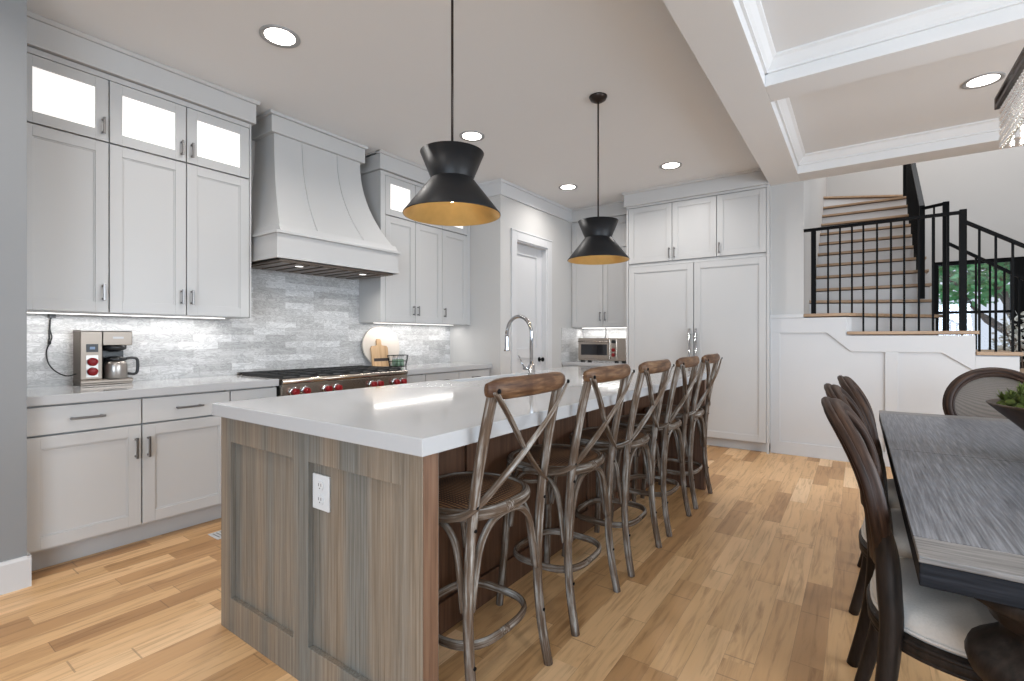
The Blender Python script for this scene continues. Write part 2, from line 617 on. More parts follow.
def smooth_path(pts, k=6, closed=False):
    P = [V(p) for p in pts]
    m = len(P)
    out = []
    rng = range(m if closed else m - 1)
    for i in rng:
        p0 = P[(i - 1) % m] if (closed or i > 0) else P[i]
        p1 = P[i]
        p2 = P[(i + 1) % m]
        p3 = P[(i + 2) % m] if (closed or i + 2 < m) else p2
        for j in range(k):
            t = j / k
            out.append(0.5 * ((2 * p1) + (p2 - p0) * t + (2 * p0 - 5 * p1 + 4 * p2 - p3) * t * t + (3 * p1 - p0 - 3 * p2 + p3) * t ** 3))
    if not closed:
        out.append(P[-1])
    return out


def tag(o, label, cat, group=None):
    o['label'] = label
    o['category'] = cat
    if group:
        o['group'] = group
    return o


def thing(name, label, cat, loc=(0, 0, 0), rotz=0.0, group=None):
    o = bpy.data.objects.new(name, None)
    o.empty_display_size = 0.1
    COL.objects.link(o)
    o.location = loc
    o.rotation_euler = (0, 0, rotz)
    return tag(o, label, cat, group)


def struct(name, mb, mat, bevel=0.0, parent=None):
    return mb.build(name, mat, parent, bevel, kind=None if parent else 'structure')


def dup(root, loc, rotz, label, group=None):
    r = root.copy()
    COL.objects.link(r)
    r.location = loc
    r.rotation_euler = (0, 0, rotz)
    r['label'] = label
    if group:
        r['group'] = group
    for ch in list(root.children):
        c = ch.copy()
        COL.objects.link(c)
        c.parent = r
        for g in ch.children:
            d = g.copy()
            COL.objects.link(d)
            d.parent = c
    return r


# ---------------------------------------------------------------- setting
XL, XP, YB = -4.03, -3.26, 6.37          # range wall, pantry face, kitchen back wall
YS = 5.78                                # plane of the stair wall
ZC, ZB = 2.97, 2.81                      # ceiling, underside of beams
XR, YR = 3.6, -3.3                       # dining side wall, living room wall behind the camera
struct('floor', MB().box(-4.4, XR + 0.2, YR - 0.2, 10.3, -0.1, 0.0), 'oak_floor')
c = MB()
c.box(-4.4, -0.62, YR, 6.5, ZC, ZC + 0.12)
c.box(-0.62, XR + 0.2, YR, 5.66, ZC, ZC + 0.12)
struct('ceiling', c, 'ceiling_paint')
# beams of the coffered dining ceiling
bm_ = MB()
bm_.box(-0.763, -0.489, YR, 5.80, ZB, ZC + 0.3)
bm_.box(1.76, 2.03, YR, 5.80, ZB, ZC + 0.3)
bm_.box(-0.489, XR, 5.518, 5.80, ZB, ZC + 0.3)
for y in (3.48, 1.45, -0.58, -2.61):
    bm_.box(-0.489, 1.76, y, y + 0.252, ZB, ZC + 0.1)
struct('ceiling_beams', bm_, 'ceiling_paint', 0.003)


def crown_run(m, p0, p1, n, z1, drop=0.085, out=0.07, depth=0.02):
    """small crown moulding between two points at the ceiling; n = direction into the room"""
    prof = [(-depth, 0), (out, 0), (out, -0.012), (out - 0.018, -0.022), (0.03, -drop + 0.03), (0.016, -drop + 0.014), (0.016, -drop), (-depth, -drop)]
    a, b = V((*p0, z1)), V((*p1, z1))
    nn = V((*n, 0))
    k = len(prof)
    vs = [a + nn * o + V((0, 0, h)) for o, h in prof] + [b + nn * o + V((0, 0, h)) for o, h in prof]
    fs = [list(range(k))[::-1], list(range(k, 2 * k))]
    for i in range(k):
        j = (i + 1) % k
        fs.append((i, j, k + j, k + i))
    m.add(vs, fs)


cm = MB()
for y0, y1 in ((3.732, 5.518), (1.702, 3.48), (-0.328, 1.45)):
    crown_run(cm, (-0.489, y0), (-0.489, y1), (1, 0), ZC)
    crown_run(cm, (1.76, y0), (1.76, y1), (-1, 0), ZC)
    crown_run(cm, (-0.489, y0), (1.76, y0), (0, 1), ZC)
    crown_run(cm, (-0.489, y1), (1.76, y1), (0, -1), ZC)
struct('trim_1', cm, 'ceiling_paint')

# kitchen walls
struct('wall_range', MB().box(XL - 0.15, XL, 0.575, 6.5, 0, ZC), 'wall_paint')
struct('wall_left', MB().box(-4.4, -3.30, YR, 0.574, 0, ZC), 'stub_grey')
struct('baseboard_left', MB().prism([(-3.30, 0), (-3.285, 0), (-3.285, 0.135), (-3.291, 0.15), (-3.30, 0.15)], 'Y', YR, 0.588).box(-3.36, -3.286, 0.574, 0.5875, 0, 0.15), 'white_paint')
p = MB()
p.box(XL, XP, 4.371, 4.48, 0, ZC)
p.box(XP - 0.13, XP, 4.48, 4.665, 0, ZC)
p.box(XP - 0.13, XP, 5.365, 6.5, 0, ZC)
p.box(XP - 0.13, XP, 4.665, 5.365, 2.362, ZC)
struct('wall_pantry', p, 'wall_paint')
struct('wall_kitchen_back', MB().box(XP - 0.1, -0.76, YB, YB + 0.13, 0, ZC), 'wall_paint')
cr = MB()
cr.box(-3.76, XP + 0.022, 4.371 - 0.022, 4.371, 2.80, ZC - 0.03)
cr.box(XP, XP + 0.022, 4.371, 6.0, 2.80, ZC - 0.03)
cr.box(-3.76, XP + 0.034, 4.371 - 0.034, 4.371, ZC - 0.03, ZC)
cr.box(XP, XP + 0.034, 4.371, 6.0, ZC - 0.03, ZC)
struct('trim_2', cr, 'white_paint')
# pantry door
dr = thing('door_1', 'white panelled pantry door set back in its casing beside the range wall', 'door', (XP, 5.015, 0))
dr['kind'] = 'structure'
dm = MB()
for a, b in ((-0.445, -0.345), (0.345, 0.445)):
    dm.box(0, 0.02, a, b, 0, 2.445)
dm.box(0, 0.02, -0.345, 0.345, 2.345, 2.445)
dm.box(0, 0.026, -0.455, 0.455, 2.445, 2.462)
for a, b in ((-0.350, -0.335), (0.335, 0.350)):
    dm.box(-0.128, 0.003, a, b, 0, 2.345)
dm.box(-0.128, 0.003, -0.335, 0.335, 2.330, 2.345)
dm.build('door_casing', 'white_paint', dr, 0.002)
sl = MB()
sl.box(-0.110, -0.085, -0.335, 0.335, 0.005, 2.33)
for a, b, z0, z1 in ((-0.335, -0.215, 0.005, 2.33), (0.215, 0.335, 0.005, 2.33), (-0.215, 0.215, 2.21, 2.33), (-0.215, 0.215, 0.005, 0.25), (-0.215, 0.215, 0.95, 1.08)):
    sl.box(-0.085, -0.070, a, b, z0, z1)
sl.build('door_leaf', 'white_paint', dr, 0.003)
kn = MB().lathe([(0.03, 0), (0.03, 0.008), (0.01, 0.012), (0.01, 0.035), (0.026, 0.045), (0.028, 0.06), (0.018, 0.07), (0.001, 0.072)], (-0.070, 0.275, 0.93), 20, axis='X')
kn.build('door_knob', 'black_metal', dr)

# marble backsplash behind the counters
bs = MB()
bs.box(XL, XL + 0.012, 0.576, 4.371, 0.914, 1.354)
bs.box(XL, XL + 0.012, 1.851, 3.059, 1.354, 1.78)
bso = struct('wall_backsplash', bs, 'marble_tiles')
struct('wall_backsplash_side', MB().box(XP, XP + 0.008, 5.74, YB - 0.013, 0.886, 1.338), 'marble_tiles')
struct('wall_backsplash_nook', MB().box(XP, -2.316, YB - 0.012, YB, 0.885, 1.36), 'marble_tiles')

# dining side and living room shell (behind the camera): walls with window openings, frames and panes


def window_wall(name, axis, pos, thick, a0, a1, z1, opens, mat='wall_paint'):
    m = MB()

    def bx(u0, u1, z0, z1_):
        if axis == 'Y':
            m.box(u0, u1, pos, pos + thick, z0, z1_)
        else:
            m.box(pos, pos + thick, u0, u1, z0, z1_)
    cur = a0
    for (u0, u1, z0, zt) in opens:
        bx(cur, u0, 0, z1)
        if z0 > 0:
            bx(u0, u1, 0, z0)
        bx(u0, u1, zt, z1)
        cur = u1
    bx(cur, a1, 0, z1)
    return struct(name, m, mat)


def window_unit(name, axis, pos, u0, u1, z0, z1, nx=2, fw=0.05, mat='black_metal', zbars=()):
    m, g = MB(), MB()

    def bx(mm, a0, a1, b0, b1, d0, d1):
        if axis == 'Y':
            mm.box(a0, a1, pos + d0, pos + d1, b0, b1)
        else:
            mm.box(pos + d0, pos + d1, a0, a1, b0, b1)
    bx(m, u0, u0 + fw, z0, z1, 0, 0.06)
    bx(m, u1 - fw, u1, z0, z1, 0, 0.06)
    bx(m, u0 + fw, u1 - fw, z0, z0 + fw, 0, 0.06)
    bx(m, u0 + fw, u1 - fw, z1 - fw, z1, 0, 0.06)
    for i in range(1, nx):
        x = u0 + (u1 - u0) * i / nx
        bx(m, x - 0.015, x + 0.015, z0 + fw, z1 - fw, 0.01, 0.05)
    for zz in zbars:
        bx(m, u0 + fw, u1 - fw, zz - 0.02, zz + 0.02, 0.005, 0.055)
    o = struct(name, m, mat)
    bx(g, u0 + fw, u1 - fw, z0 + fw, z1 - fw, 0.028, 0.032)
    g.build('window_pane', 'pane_glass', o)
    return o


window_wall('wall_rear', 'Y', YR - 0.15, 0.15, -4.4, XR + 0.2, ZC, [(-0.3, 1.4, 0.3, 2.6), (1.6, 3.3, 0.3, 2.6)])
window_unit('window_1', 'Y', YR - 0.12, -0.3, 1.4, 0.3, 2.6, 2)
window_unit('window_2', 'Y', YR - 0.12, 1.6, 3.3, 0.3, 2.6, 2)
window_wall('wall_right', 'X', XR, 0.15, YR, 10.3, 5.7, [(0.9, 4.3, 0.6, 2.5)])
window_unit('window_3', 'X', XR + 0.04, 0.9, 4.3, 0.6, 2.5, 4)

# stair side: pier, tall stairwell walls
struct('wall_stair_left', MB().box(-0.76, -0.46, YS + 0.013, 10.3, 0, 5.7), 'wall_paint')
struct('wall_stair_front', MB().box(-0.76, XR + 0.2, YS - 0.12, YS + 0.02, ZC + 0.3, 5.7), 'wall_paint')
WX0, WX1, WZ1 = 0.97, 1.90, 2.40
window_wall('wall_entry', 'Y', 10.2, 0.15, -0.76, XR + 0.2, 5.7, [(WX0, 2.98, 0.0, WZ1)], 'wall_paint')
struct('ceiling_stairwell', MB().box(-0.76, XR + 0.2, YS - 0.12, 10.35, 5.7, 5.8), 'ceiling_paint')
wo = window_unit('window_4', 'Y', 10.22, WX0, WX1, 0.0, WZ1, 1, 0.06, zbars=(1.60, 0.8))
d2 = thing('door_2', 'black framed glazed entry door beyond the stair railing', 'door', (1.90, 10.22, 0))
d2['kind'] = 'structure'
m = MB()
m.box(0.0, 0.24, 0, 0.07, 0, WZ1)
m.box(1.0, 1.08, 0, 0.07, 0, WZ1)
m.box(0.24, 1.0, 0, 0.07, WZ1 - 0.08, WZ1)
m.build('door_frame', 'black_metal', d2)
m = MB()
m.box(0.245, 0.36, 0.01, 0.06, 0.01, WZ1 - 0.085)
m.box(0.88, 0.995, 0.01, 0.06, 0.01, WZ1 - 0.085)
m.box(0.36, 0.88, 0.01, 0.06, 0.01, 0.25)
m.box(0.36, 0.88, 0.01, 0.06, WZ1 - 0.22, WZ1 - 0.085)
m.build('door_leaf', 'black_metal', d2)
MB().box(0.36, 0.88, 0.033, 0.037, 0.25, WZ1 - 0.22).build('door_glass', 'pane_glass', d2)
struct('baseboard_entry', MB().box(-0.46, WX0, 10.185, 10.2, 0, 0.15), 'white_paint')

# ---------------------------------------------------------------- stairs
RISE = 0.1811
ZL = 7 * RISE                              # landing 1.268
treads, risers = [], []
stair = thing('staircase', 'oak and white staircase climbing behind the black railing', 'staircase', (0, 0, 0))
body = MB()


def tread(poly, z, th=0.030):
    treads.append(MB().prism(poly, 'Z', z - th, z))


# lower flight coming down to the right, seen from its side
body.box(-0.459, -0.095, YS + 0.012, 6.83, 0, ZL + RISE - 0.04)
body.box(-0.095, 0.825, YS + 0.012, 6.83, 0, ZL - 0.04)
tread([(-0.46, YS - 0.025), (-0.075, YS - 0.025), (-0.075, YS + 0.0), (0.72, 6.80), (0.72, 6.84), (-0.46, 6.84)], ZL + RISE)
body.prism([(-0.095, YS + 0.02), (0.66, 6.79), (0.66, 6.83), (-0.095, 6.83)], 'Z', ZL - 0.05, ZL + RISE - 0.04)
tread([(-0.094, YS - 0.025), (0.845, YS - 0.025), (0.845, 6.83), (0.74, 6.83), (-0.06, YS + 0.06), (-0.094, YS + 0.0)], ZL)
for k in range(1, 7):
    z = ZL - k * RISE
    x0 = 0.825 + 0.27 * (k - 1)
    body.box(x0, x0 + 0.27, YS + 0.012, 6.83, 0, z - 0.031)
    tread([(x0 + 0.001, YS - 0.025), (x0 + 0.288, YS - 0.025), (x0 + 0.288, 6.84), (x0 + 0.001, 6.84)], z)
# upper flight going away from the viewer
z1 = ZL + 2 * RISE
tread([(-0.459, 6.46), (0.68, 7.06), (0.68, 7.20), (-0.459, 7.20)], z1)
body.prism([(-0.459, 6.48), (0.66, 7.08), (0.66, 7.16), (-0.459, 7.16)], 'Z', ZL, z1 - 0.04)
NY = [7.11, 7.36, 7.61, 7.86, 8.11, 8.36, 8.61, 8.86, 9.11]
for i, y in enumerate(NY):
    z = ZL + (3 + i) * RISE
    ye = (NY[i + 1] + 0.06) if i + 1 < len(NY) else 10.19
    tread([(-0.459, y - 0.025), (0.655, y - 0.025), (0.655, ye), (-0.459, ye)], z)
    body.box(-0.459, 0.63, y, ye - 0.03 if i + 1 < len(NY) else 10.19, z - RISE - 0.3, z - 0.04)
zt = ZL + 12 * RISE
tread([(-0.459, 9.16), (0.655, 9.80), (0.655, 10.19), (-0.459, 10.19)], zt)
body.prism([(-0.459, 9.19), (0.63, 9.83), (0.63, 10.19), (-0.459, 10.19)], 'Z', zt - RISE - 0.05, zt - 0.04)
body.build('stair_body', 'white_paint', stair)
for t in treads:
    t.build('tread', 'tread_oak', stair, 0.004)
# white wainscot face below the treads
wn = MB()
step = [(-0.76, 0), (2.45, 0), (2.45, ZL - 6 * RISE - 0.04)]
for k in range(6, 0, -1):
    z = ZL - k * RISE - 0.04
    step += [(0.825 + 0.27 * k - 0.004, z), (0.825 + 0.27 * (k - 1) - 0.004, z)] if k < 6 else [(0.825 + 0.27 * 5, z)]
step += [(0.821, ZL - 0.04), (-0.099, ZL - 0.04), (-0.099, ZL + RISE - 0.04), (-0.46, ZL + RISE - 0.04), (-0.76, ZL + RISE - 0.04)]
# remove doubles
st2 = []
for q in step:
    if not st2 or (abs(q[0] - st2[-1][0]) + abs(q[1] - st2[-1][1])) > 1e-6:
        st2.append(q)
wn.prism(st2, 'Y', YS, YS + 0.012)


def ring_prism(m, outer, inner, y0, y1):
    n = len(outer)
    vs = [(p[0], y0, p[1]) for p in outer] + [(p[0], y0, p[1]) for p in inner] + [(p[0], y1, p[1]) for p in outer] + [(p[0], y1, p[1]) for p in inner]
    fs = []
    for i in range(n):
        j = (i + 1) % n
        fs += [(i, j, n + j, n + i), (n + i, n + j, 3 * n + j, 3 * n + i), (2 * n + i, 3 * n + i, 3 * n + j, 2 * n + j), (i, 2 * n + i, 2 * n + j, j)]
    m.add(vs, fs)


wn.build('wall_stair', 'white_paint', None, 0, 'structure')
# raised stiles and rails around two recessed panels
tr = MB()
y0, y1 = YS - 0.016, YS
A = [(-0.672, 0.13), (0.199, 0.13), (0.199, 1.073), (-0.063, 1.073), (-0.26, 1.256), (-0.672, 1.256)]
B = [(0.295, 0.13), (1.30, 0.13), (1.30, 0.62), (1.12, 0.70), (0.604, 1.073), (0.295, 1.073)]
tr.prism([(-0.76, 0.13), (A[0][0], 0.13), (A[5][0], A[5][1]), (-0.76, 1.256)], 'Y', y0, y1)
tr.box(-0.76, 2.45, y0, y1, 0.0, 0.13)
tr.box(A[1][0], B[0][0], y0, y1, 0.13, 1.073)
tr.prism([(-0.76, 1.256), (-0.26, 1.256), (-0.063, 1.073), (0.604, 1.073), (0.825 - 0.004, 0.915), (0.821, ZL - 0.04), (-0.099, ZL - 0.04), (-0.099, ZL + RISE - 0.04), (-0.76, ZL + RISE - 0.04)], 'Y', y0, y1)
tr.prism([(0.821, 0.915), (1.12, 0.70), (1.12, 0.868), (1.091, 0.868), (1.091, ZL - RISE - 0.04), (0.821, ZL - RISE - 0.04)], 'Y', y0, y1)
struct('trim_3', tr, 'white_paint', 0.002)
struct('trim_4', MB().box(-0.765, -0.46, YS - 0.022, YS, ZL + RISE - 0.04, ZL + RISE), 'white_paint', 0.003)

# railings ------------------------------------------------------------
rl = thing('stair_railing', 'black metal railing along the front edge of the stair landing', 'railing', (0, YS + 0.03, 0))


def bar(m, x, y, z0, z1, w):
    m.box(x - w / 2, x + w / 2, y - w / 2, y + w / 2, z0, z1)


def sq(m, a, b, w, h):
    m.sweep([a, b], w / 2, h / 2, square=True)


m = MB(); bar(m, -0.375, 0, ZL + RISE, 2.285, 0.042); m.build('newel_post', 'black_metal', rl)
m = MB(); bar(m, 0.746, 0, ZL, 2.335, 0.048); m.build('newel_post', 'black_metal', rl)
m = MB(); sq(m, (-0.46, 0, 2.30), (0.746, 0, 2.312), 0.042, 0.026); m.build('handrail', 'black_metal', rl)
m = MB(); sq(m, (0.746, 0, 2.235), (2.36, 0, 2.235 - 1.614 * 0.69), 0.042, 0.026); m.build('handrail', 'black_metal', rl)
for x in (-0.252, -0.153, -0.056):
    m = MB(); bar(m, x, 0, ZL + RISE, 2.295, 0.016); m.build('baluster', 'black_metal', rl)
for x in (0.034, 0.140, 0.245, 0.342, 0.447, 0.545, 0.645):
    m = MB(); bar(m, x, 0, ZL, 2.30, 0.016); m.build('baluster', 'black_metal', rl)
for i in range(15):
    x = 0.852 + 0.103 * i
    k = int((x - 0.825) / 0.27) + 1
    if k > 6:
        break
    m = MB(); bar(m, x, 0, ZL - k * RISE, 2.235 - (x - 0.746) * 0.69, 0.016); m.build('baluster', 'black_metal', rl)
m = MB(); bar(m, 2.36, 0, ZL - 6 * RISE, 1.2, 0.07); m.build('newel_post', 'black_metal', rl)

r2 = thing('stair_railing', 'black metal railing on the far side of the stairs, before the entry window', 'railing', (0, 6.74, 0))
m = MB(); bar(m, 0.735, 0, ZL, 2.615, 0.05); m.build('newel_post', 'black_metal', r2)
m = MB(); bar(m, 0.56, 0.18, ZL + 2 * RISE, 2.64, 0.045); m.build('newel_post', 'black_metal', r2)
m = MB(); sq(m, (0.735, 0, 2.60), (0.56, 0.18, 2.61), 0.042, 0.026); m.build('handrail', 'black_metal', r2)
m = MB(); bar(m, 0.65, 0.09, ZL + RISE, 2.60, 0.016); m.build('baluster', 'black_metal', r2)
m = MB(); sq(m, (0.735, 0, 2.195), (2.36, 0, 2.195 - 1.625 * 0.735), 0.042, 0.026); m.build('handrail', 'black_metal', r2)
for i in range(15):
    x = 0.86 + 0.103 * i
    k = int((x - 0.825) / 0.27) + 1
    if k > 6:
        break
    m = MB(); bar(m, x, 0, ZL - k * RISE, 2.195 - (x - 0.735) * 0.735, 0.016); m.build('baluster', 'black_metal', r2)
# climbing rail
sl_ = 0.7244
m = MB(); sq(m, (0.56, 0.18, 2.63), (0.56, 2.35, 2.63 + 2.17 * sl_), 0.045, 0.03); m.build('handrail', 'black_metal', r2)
m = MB(); bar(m, 0.56, 2.40, ZL + 11 * RISE, 4.35, 0.07); m.build('newel_post', 'black_metal', r2)
y = 7.19
while y < 9.08:
    k = sum(1 for q in NY if q - 0.025 <= y)
    m = MB(); bar(m, 0.56, y - 6.74, ZL + (2 + k) * RISE, 2.62 + (y - 6.92) * sl_, 0.016); m.build('baluster', 'black_metal', r2)
    y += 0.105

# ---------------------------------------------------------------- cabinets
# local frame of a cabinet: x along its width, front at y = 0 facing -y, z up


def pull_v(parent, x, z0, z1, y=-0.02, name='handle'):
    m = MB()
    m.box(x - 0.006, x + 0.006, y - 0.034, y - 0.024, z0, z1)
    for z in (z0 + 0.012, z1 - 0.012):
        m.box(x - 0.006, x + 0.006, y - 0.026, y + 0.002, z - 0.006, z + 0.006)
    return m.build(name, 'pewter', parent, 0.002)


def pull_h(parent, x0, x1, z, y=-0.02):
    m = MB()
    m.box(x0, x1, y - 0.034, y - 0.024, z - 0.006, z + 0.006)
    for x in (x0 + 0.012, x1 - 0.012):
        m.box(x - 0.006, x + 0.006, y - 0.026, y + 0.002, z - 0.006, z + 0.006)
    return m.build('handle', 'pewter', parent, 0.002)


def shaker(parent, name, x0, x1, z0, z1, st=0.062, glass=False, g=0.0034, slab=False):
    x0 += g; x1 -= g; z0 += g; z1 -= g
    m = MB()
    if slab:
        m.box(x0, x1, -0.02, -0.001, z0, z1)
        return m.build(name, 'cabinet_paint', parent, 0.0015)
    m.box(x0, x0 + st, -0.02, -0.001, z0, z1)
    m.box(x1 - st, x1, -0.02, -0.001, z0, z1)
    m.box(x0 + st, x1 - st, -0.02, -0.001, z0, z0 + st)
    m.box(x0 + st, x1 - st, -0.02, -0.001, z1 - st, z1)
    if not glass:
        m.box(x0 + st, x1 - st, -0.010, -0.001, z0 + st, z1 - st)
        # small inner bead
        b = 0.008
        for a in ((x0 + st, x0 + st + b, z0 + st, z1 - st), (x1 - st - b, x1 - st, z0 + st, z1 - st), (x0 + st + b, x1 - st - b, z0 + st, z0 + st + b), (x0 + st + b, x1 - st - b, z1 - st - b, z1 - st)):
            m.box(a[0], a[1], -0.014, -0.010, a[2], a[3])
    o = m.build(name, 'cabinet_paint', parent, 0.0012)
    if glass:
        MB().box(x0 + st, x1 - st, -0.012, -0.006, z0 + st, z1 - st).build('frosted_pane', 'lit_glass', o)
    return o


def frieze(parent, x0, x1, d, z0, z1, left=True, right=True):
    """flat frieze with a small crown, wrapping the cabinet's top"""
    m = MB()
    xa = x0 - (0.025 if left else 0)
    xb = x1 + (0.025 if right else 0)
    z1 -= 0.0005
    m.box(xa, xb, -0.045, d, z0, z1 - 0.022)
    m.prism([(-0.05, z1 - 0.022), (-0.056, z1 - 0.022), (-0.07, z1 - 0.004), (-0.07, z1), (0.0, z1), (0.0, z1 - 0.022)], 'X', xa - (0.02 if left else 0), xb + (0.02 if right else 0))
    if right:
        m.box(xb, xb + 0.02, -0.05, d, z1 - 0.012, z1)
    if left:
        m.box(xa - 0.02, xa, -0.05, d, z1 - 0.012, z1)
    return m.build('crown', 'cabinet_paint', parent, 0.002)


ROT = pi / 2
# upper cabinets left of the hood (face at X = -3.698)
FX = -3.718
u1 = thing('upper_cabinet', 'tall white upper cabinet above the coffee maker, with three lit glass doors on top', 'cabinet', (FX, 0.60, 0), ROT)
W = 1.25
m = MB(); m.box(0, W, 0.03, 0.309, 1.355, 2.80); m.box(0, 0.016, 0, 0.03, 1.355, 2.80); m.box(W - 0.016, W, 0, 0.03, 1.355, 2.80); m.box(0.016, W - 0.016, 0, 0.03, 1.355, 1.371); m.box(W - 0.012, W + 0.0, -0.02, 0.0, 1.355, 2.80); m.box(0, W - 0.013, -0.018, 0.0, 2.768, 2.80); m.build('cabinet_body', 'cabinet_paint', u1, 0.001)
seams = [(0.0, 0.402), (0.402, 0.819), (0.819, 1.236)]
for i, (a, b) in enumerate(seams):
    d = shaker(u1, 'door', a, b, 1.357, 2.385)
    hx = (b - 0.03) if i < 2 else a + 0.03
    pull_v(d, hx, 1.43, 1.53)
    gd = shaker(u1, 'glass_door', a, b, 2.388, 2.766, glass=True)
    pull_v(gd, hx, 2.425, 2.525)
frieze(u1, 0, W, 0.309, 2.805, ZC, left=False)
MB().box(0.02, W - 0.1, 0.17, 0.185, 1.350, 1.355).build('light_strip', 'strip_lamp', u1)

# upper cabinets right of the hood
u2 = thing('upper_cabinet', 'white upper cabinet between the range hood and the pantry wall', 'cabinet', (FX, 3.06, 0), ROT)
W = 1.308
m = MB(); m.box(0, W, 0.03, 0.309, 1.355, 2.80); m.box(0, 0.016, 0, 0.03, 1.355, 2.80); m.box(W - 0.016, W, 0, 0.03, 1.355, 2.80); m.box(0.016, W - 0.016, 0, 0.03, 1.355, 1.371); m.box(0, 0.055, -0.02, 0, 1.355, 2.80); m.box(1.255, W, -0.02, 0, 1.355, 2.80); m.box(0.055, 1.255, -0.018, 0, 2.768, 2.80); m.build('cabinet_body', 'cabinet_paint', u2, 0.001)
for i, (a, b) in enumerate([(0.055, 0.445), (0.445, 0.84), (0.84, 1.255)]):
    d = shaker(u2, 'door', a, b, 1.357, 2.385)
    hx = (b - 0.03) if i == 0 else a + 0.03
    pull_v(d, hx, 1.43, 1.53)
    gd = shaker(u2, 'glass_door', a, b, 2.388, 2.766, glass=True)
    pull_v(gd, hx, 2.425, 2.525)
frieze(u2, 0, W, 0.309, 2.805, ZC, right=False)
MB().box(0.08, W - 0.08, 0.17, 0.185, 1.350, 1.355).build('light_strip', 'strip_lamp', u2)

# base cabinets
BX = -3.415


def base_cab(label, y, w, cols, zc=0.864):
    t = thing('base_cabinet', label, 'cabinet', (BX, y, 0), ROT, None)
    m = MB()
    m.box(0, w, 0.03, 0.60, 0.115, zc)
    m.box(0, 0.016, 0, 0.03, 0.115, zc); m.box(w - 0.016, w, 0, 0.03, 0.115, zc); m.box(0.016, w - 0.016, 0, 0.03, 0.115, 0.131)
    m.box(0, w, 0.075, 0.60, 0, 0.115)
    m.build('cabinet_body', 'cabinet_paint', t, 0.001)
    for (a, b, side, hw) in cols:
        dw = shaker(t, 'drawer', a, b, 0.708, 0.857, slab=True)
        c0 = (a + b) / 2
        pull_h(dw, c0 - hw, c0 + hw, 0.783)
        d = shaker(t, 'door', a, b, 0.125, 0.705)
        if side:
            pull_v(d, b - 0.03 if side > 0 else a + 0.03, 0.515, 0.635)
    return t


base_cab('white base cabinet with two drawers and two doors under the coffee maker', 0.575, 0.985, [(0.0, 0.497, 1, 0.075), (0.497, 0.985, -1, 0.075)])
base_cab('narrow white base cabinet beside the left end of the range', 1.562, 0.318, [(0.0, 0.318, 1, 0.055)])
base_cab('narrow white base cabinet beside the right end of the range', 3.082, 0.268, [(0.0, 0.268, 1, 0.05)])
base_cab('white base cabinet between the range and the pantry corner', 3.352, 1.018, [(0.0, 0.48, 1, 0.06), (0.48, 1.0, -1, 0.06)])
tag(MB().box(-4.018, -3.37, 0.577, 1.882, 0.8645, 0.914).build('countertop', 'quartz', None, 0.003), 'white quartz countertop under the coffee maker', 'countertop')
tag(MB().box(-4.018, -3.37, 3.08, 4.370, 0.8645, 0.914).build('countertop', 'quartz', None, 0.003), 'white quartz countertop between the range and the pantry wall', 'countertop')

# fridge wall
fr = thing('refrigerator_cabinet', 'tall white built-in refrigerator with panelled doors and three cupboards above', 'refrigerator', (-2.315, 5.70, 0), 0)
W = 1.5545
m = MB()
m.box(0, W, 0.03, 0.665, 0.1, 2.80)
m.box(0.022, W - 0.022, 0, 0.03, 0.1, 0.12)
m.box(0.02, W - 0.02, 0.06, 0.6, 0, 0.1)
for a, b in ((0, 0.022), (W - 0.022, W)):
    m.box(a, b, -0.022, 0, 0, 2.80)
m.box(0.022, W - 0.022, -0.018, 0, 2.775, 2.80)
m.box(0.022, W - 0.022, -0.004, 0, 2.058, 2.096)
m.build('cabinet_body', 'cabinet_paint', fr, 0.001)
for a, b, hx in ((0.024, 0.552, 0.522), (0.552, 1.039, 0.582), (1.039, W - 0.024, 1.069)):
    d = shaker(fr, 'cupboard_door', a, b, 2.098, 2.772)
    pull_v(d, hx, 2.13, 2.25)
for a, b, hx in ((0.024, 0.794, 0.760), (0.796, W - 0.024, 0.830)):
    d = shaker(fr, 'fridge_door', a, b, 0.105, 2.056, 0.068)
    m = MB()
    m.lathe([(0.013, 0.45), (0.013, 1.31)], (hx, -0.07, 0), 14)
    for z in (0.52, 1.24):
        m.box(hx - 0.008, hx + 0.008, -0.07, -0.018, z - 0.01, z + 0.01)
    m.build('handle', 'chrome', d)
frieze(fr, 0, W, 0.665, 2.80, ZC, right=False)

# nook cabinets left of the fridge
nk = thing('upper_cabinet', 'white upper cabinet over the toaster oven in the corner nook', 'cabinet', (XP + 0.001, 6.04, 0), 0)
W = 0.941
m = MB(); m.box(0, W, 0, 0.327, 1.345, 2.80); m.build('cabinet_body', 'cabinet_paint', nk, 0.001)
for i, (a, b) in enumerate([(0.006, 0.473), (0.473, 0.937)]):
    d = shaker(nk, 'door', a, b, 1.347, 2.385)
    hx = (b - 0.035) if i == 0 else a + 0.035
    pull_v(d, hx, 1.43, 1.55)
    gd = shaker(nk, 'cupboard_door', a, b, 2.388, 2.766)
frieze(nk, 0, W, 0.327, 2.80, ZC, left=False, right=False)
MB().box(0.05, W - 0.05, 0.2, 0.225, 1.335, 1.345).build('light_strip', 'strip_lamp', nk)
W = 0.934
nb = thing('base_cabinet', 'white base cabinet under the toaster oven in the corner nook', 'cabinet', (XP + 0.009, 5.77, 0), 0)
m = MB(); m.box(0, W, 0, 0.59, 0.115, 0.84); m.box(0, W, 0.07, 0.59, 0, 0.115); m.build('cabinet_body', 'cabinet_paint', nb, 0.001)
for a, b in ((0.004, 0.467), (0.467, 0.930)):
    dw = shaker(nb, 'drawer', a, b, 0.69, 0.835, slab=True)
    pull_h(dw, (a + b) / 2 - 0.06, (a + b) / 2 + 0.06, 0.765)
    shaker(nb, 'door', a, b, 0.12, 0.688)
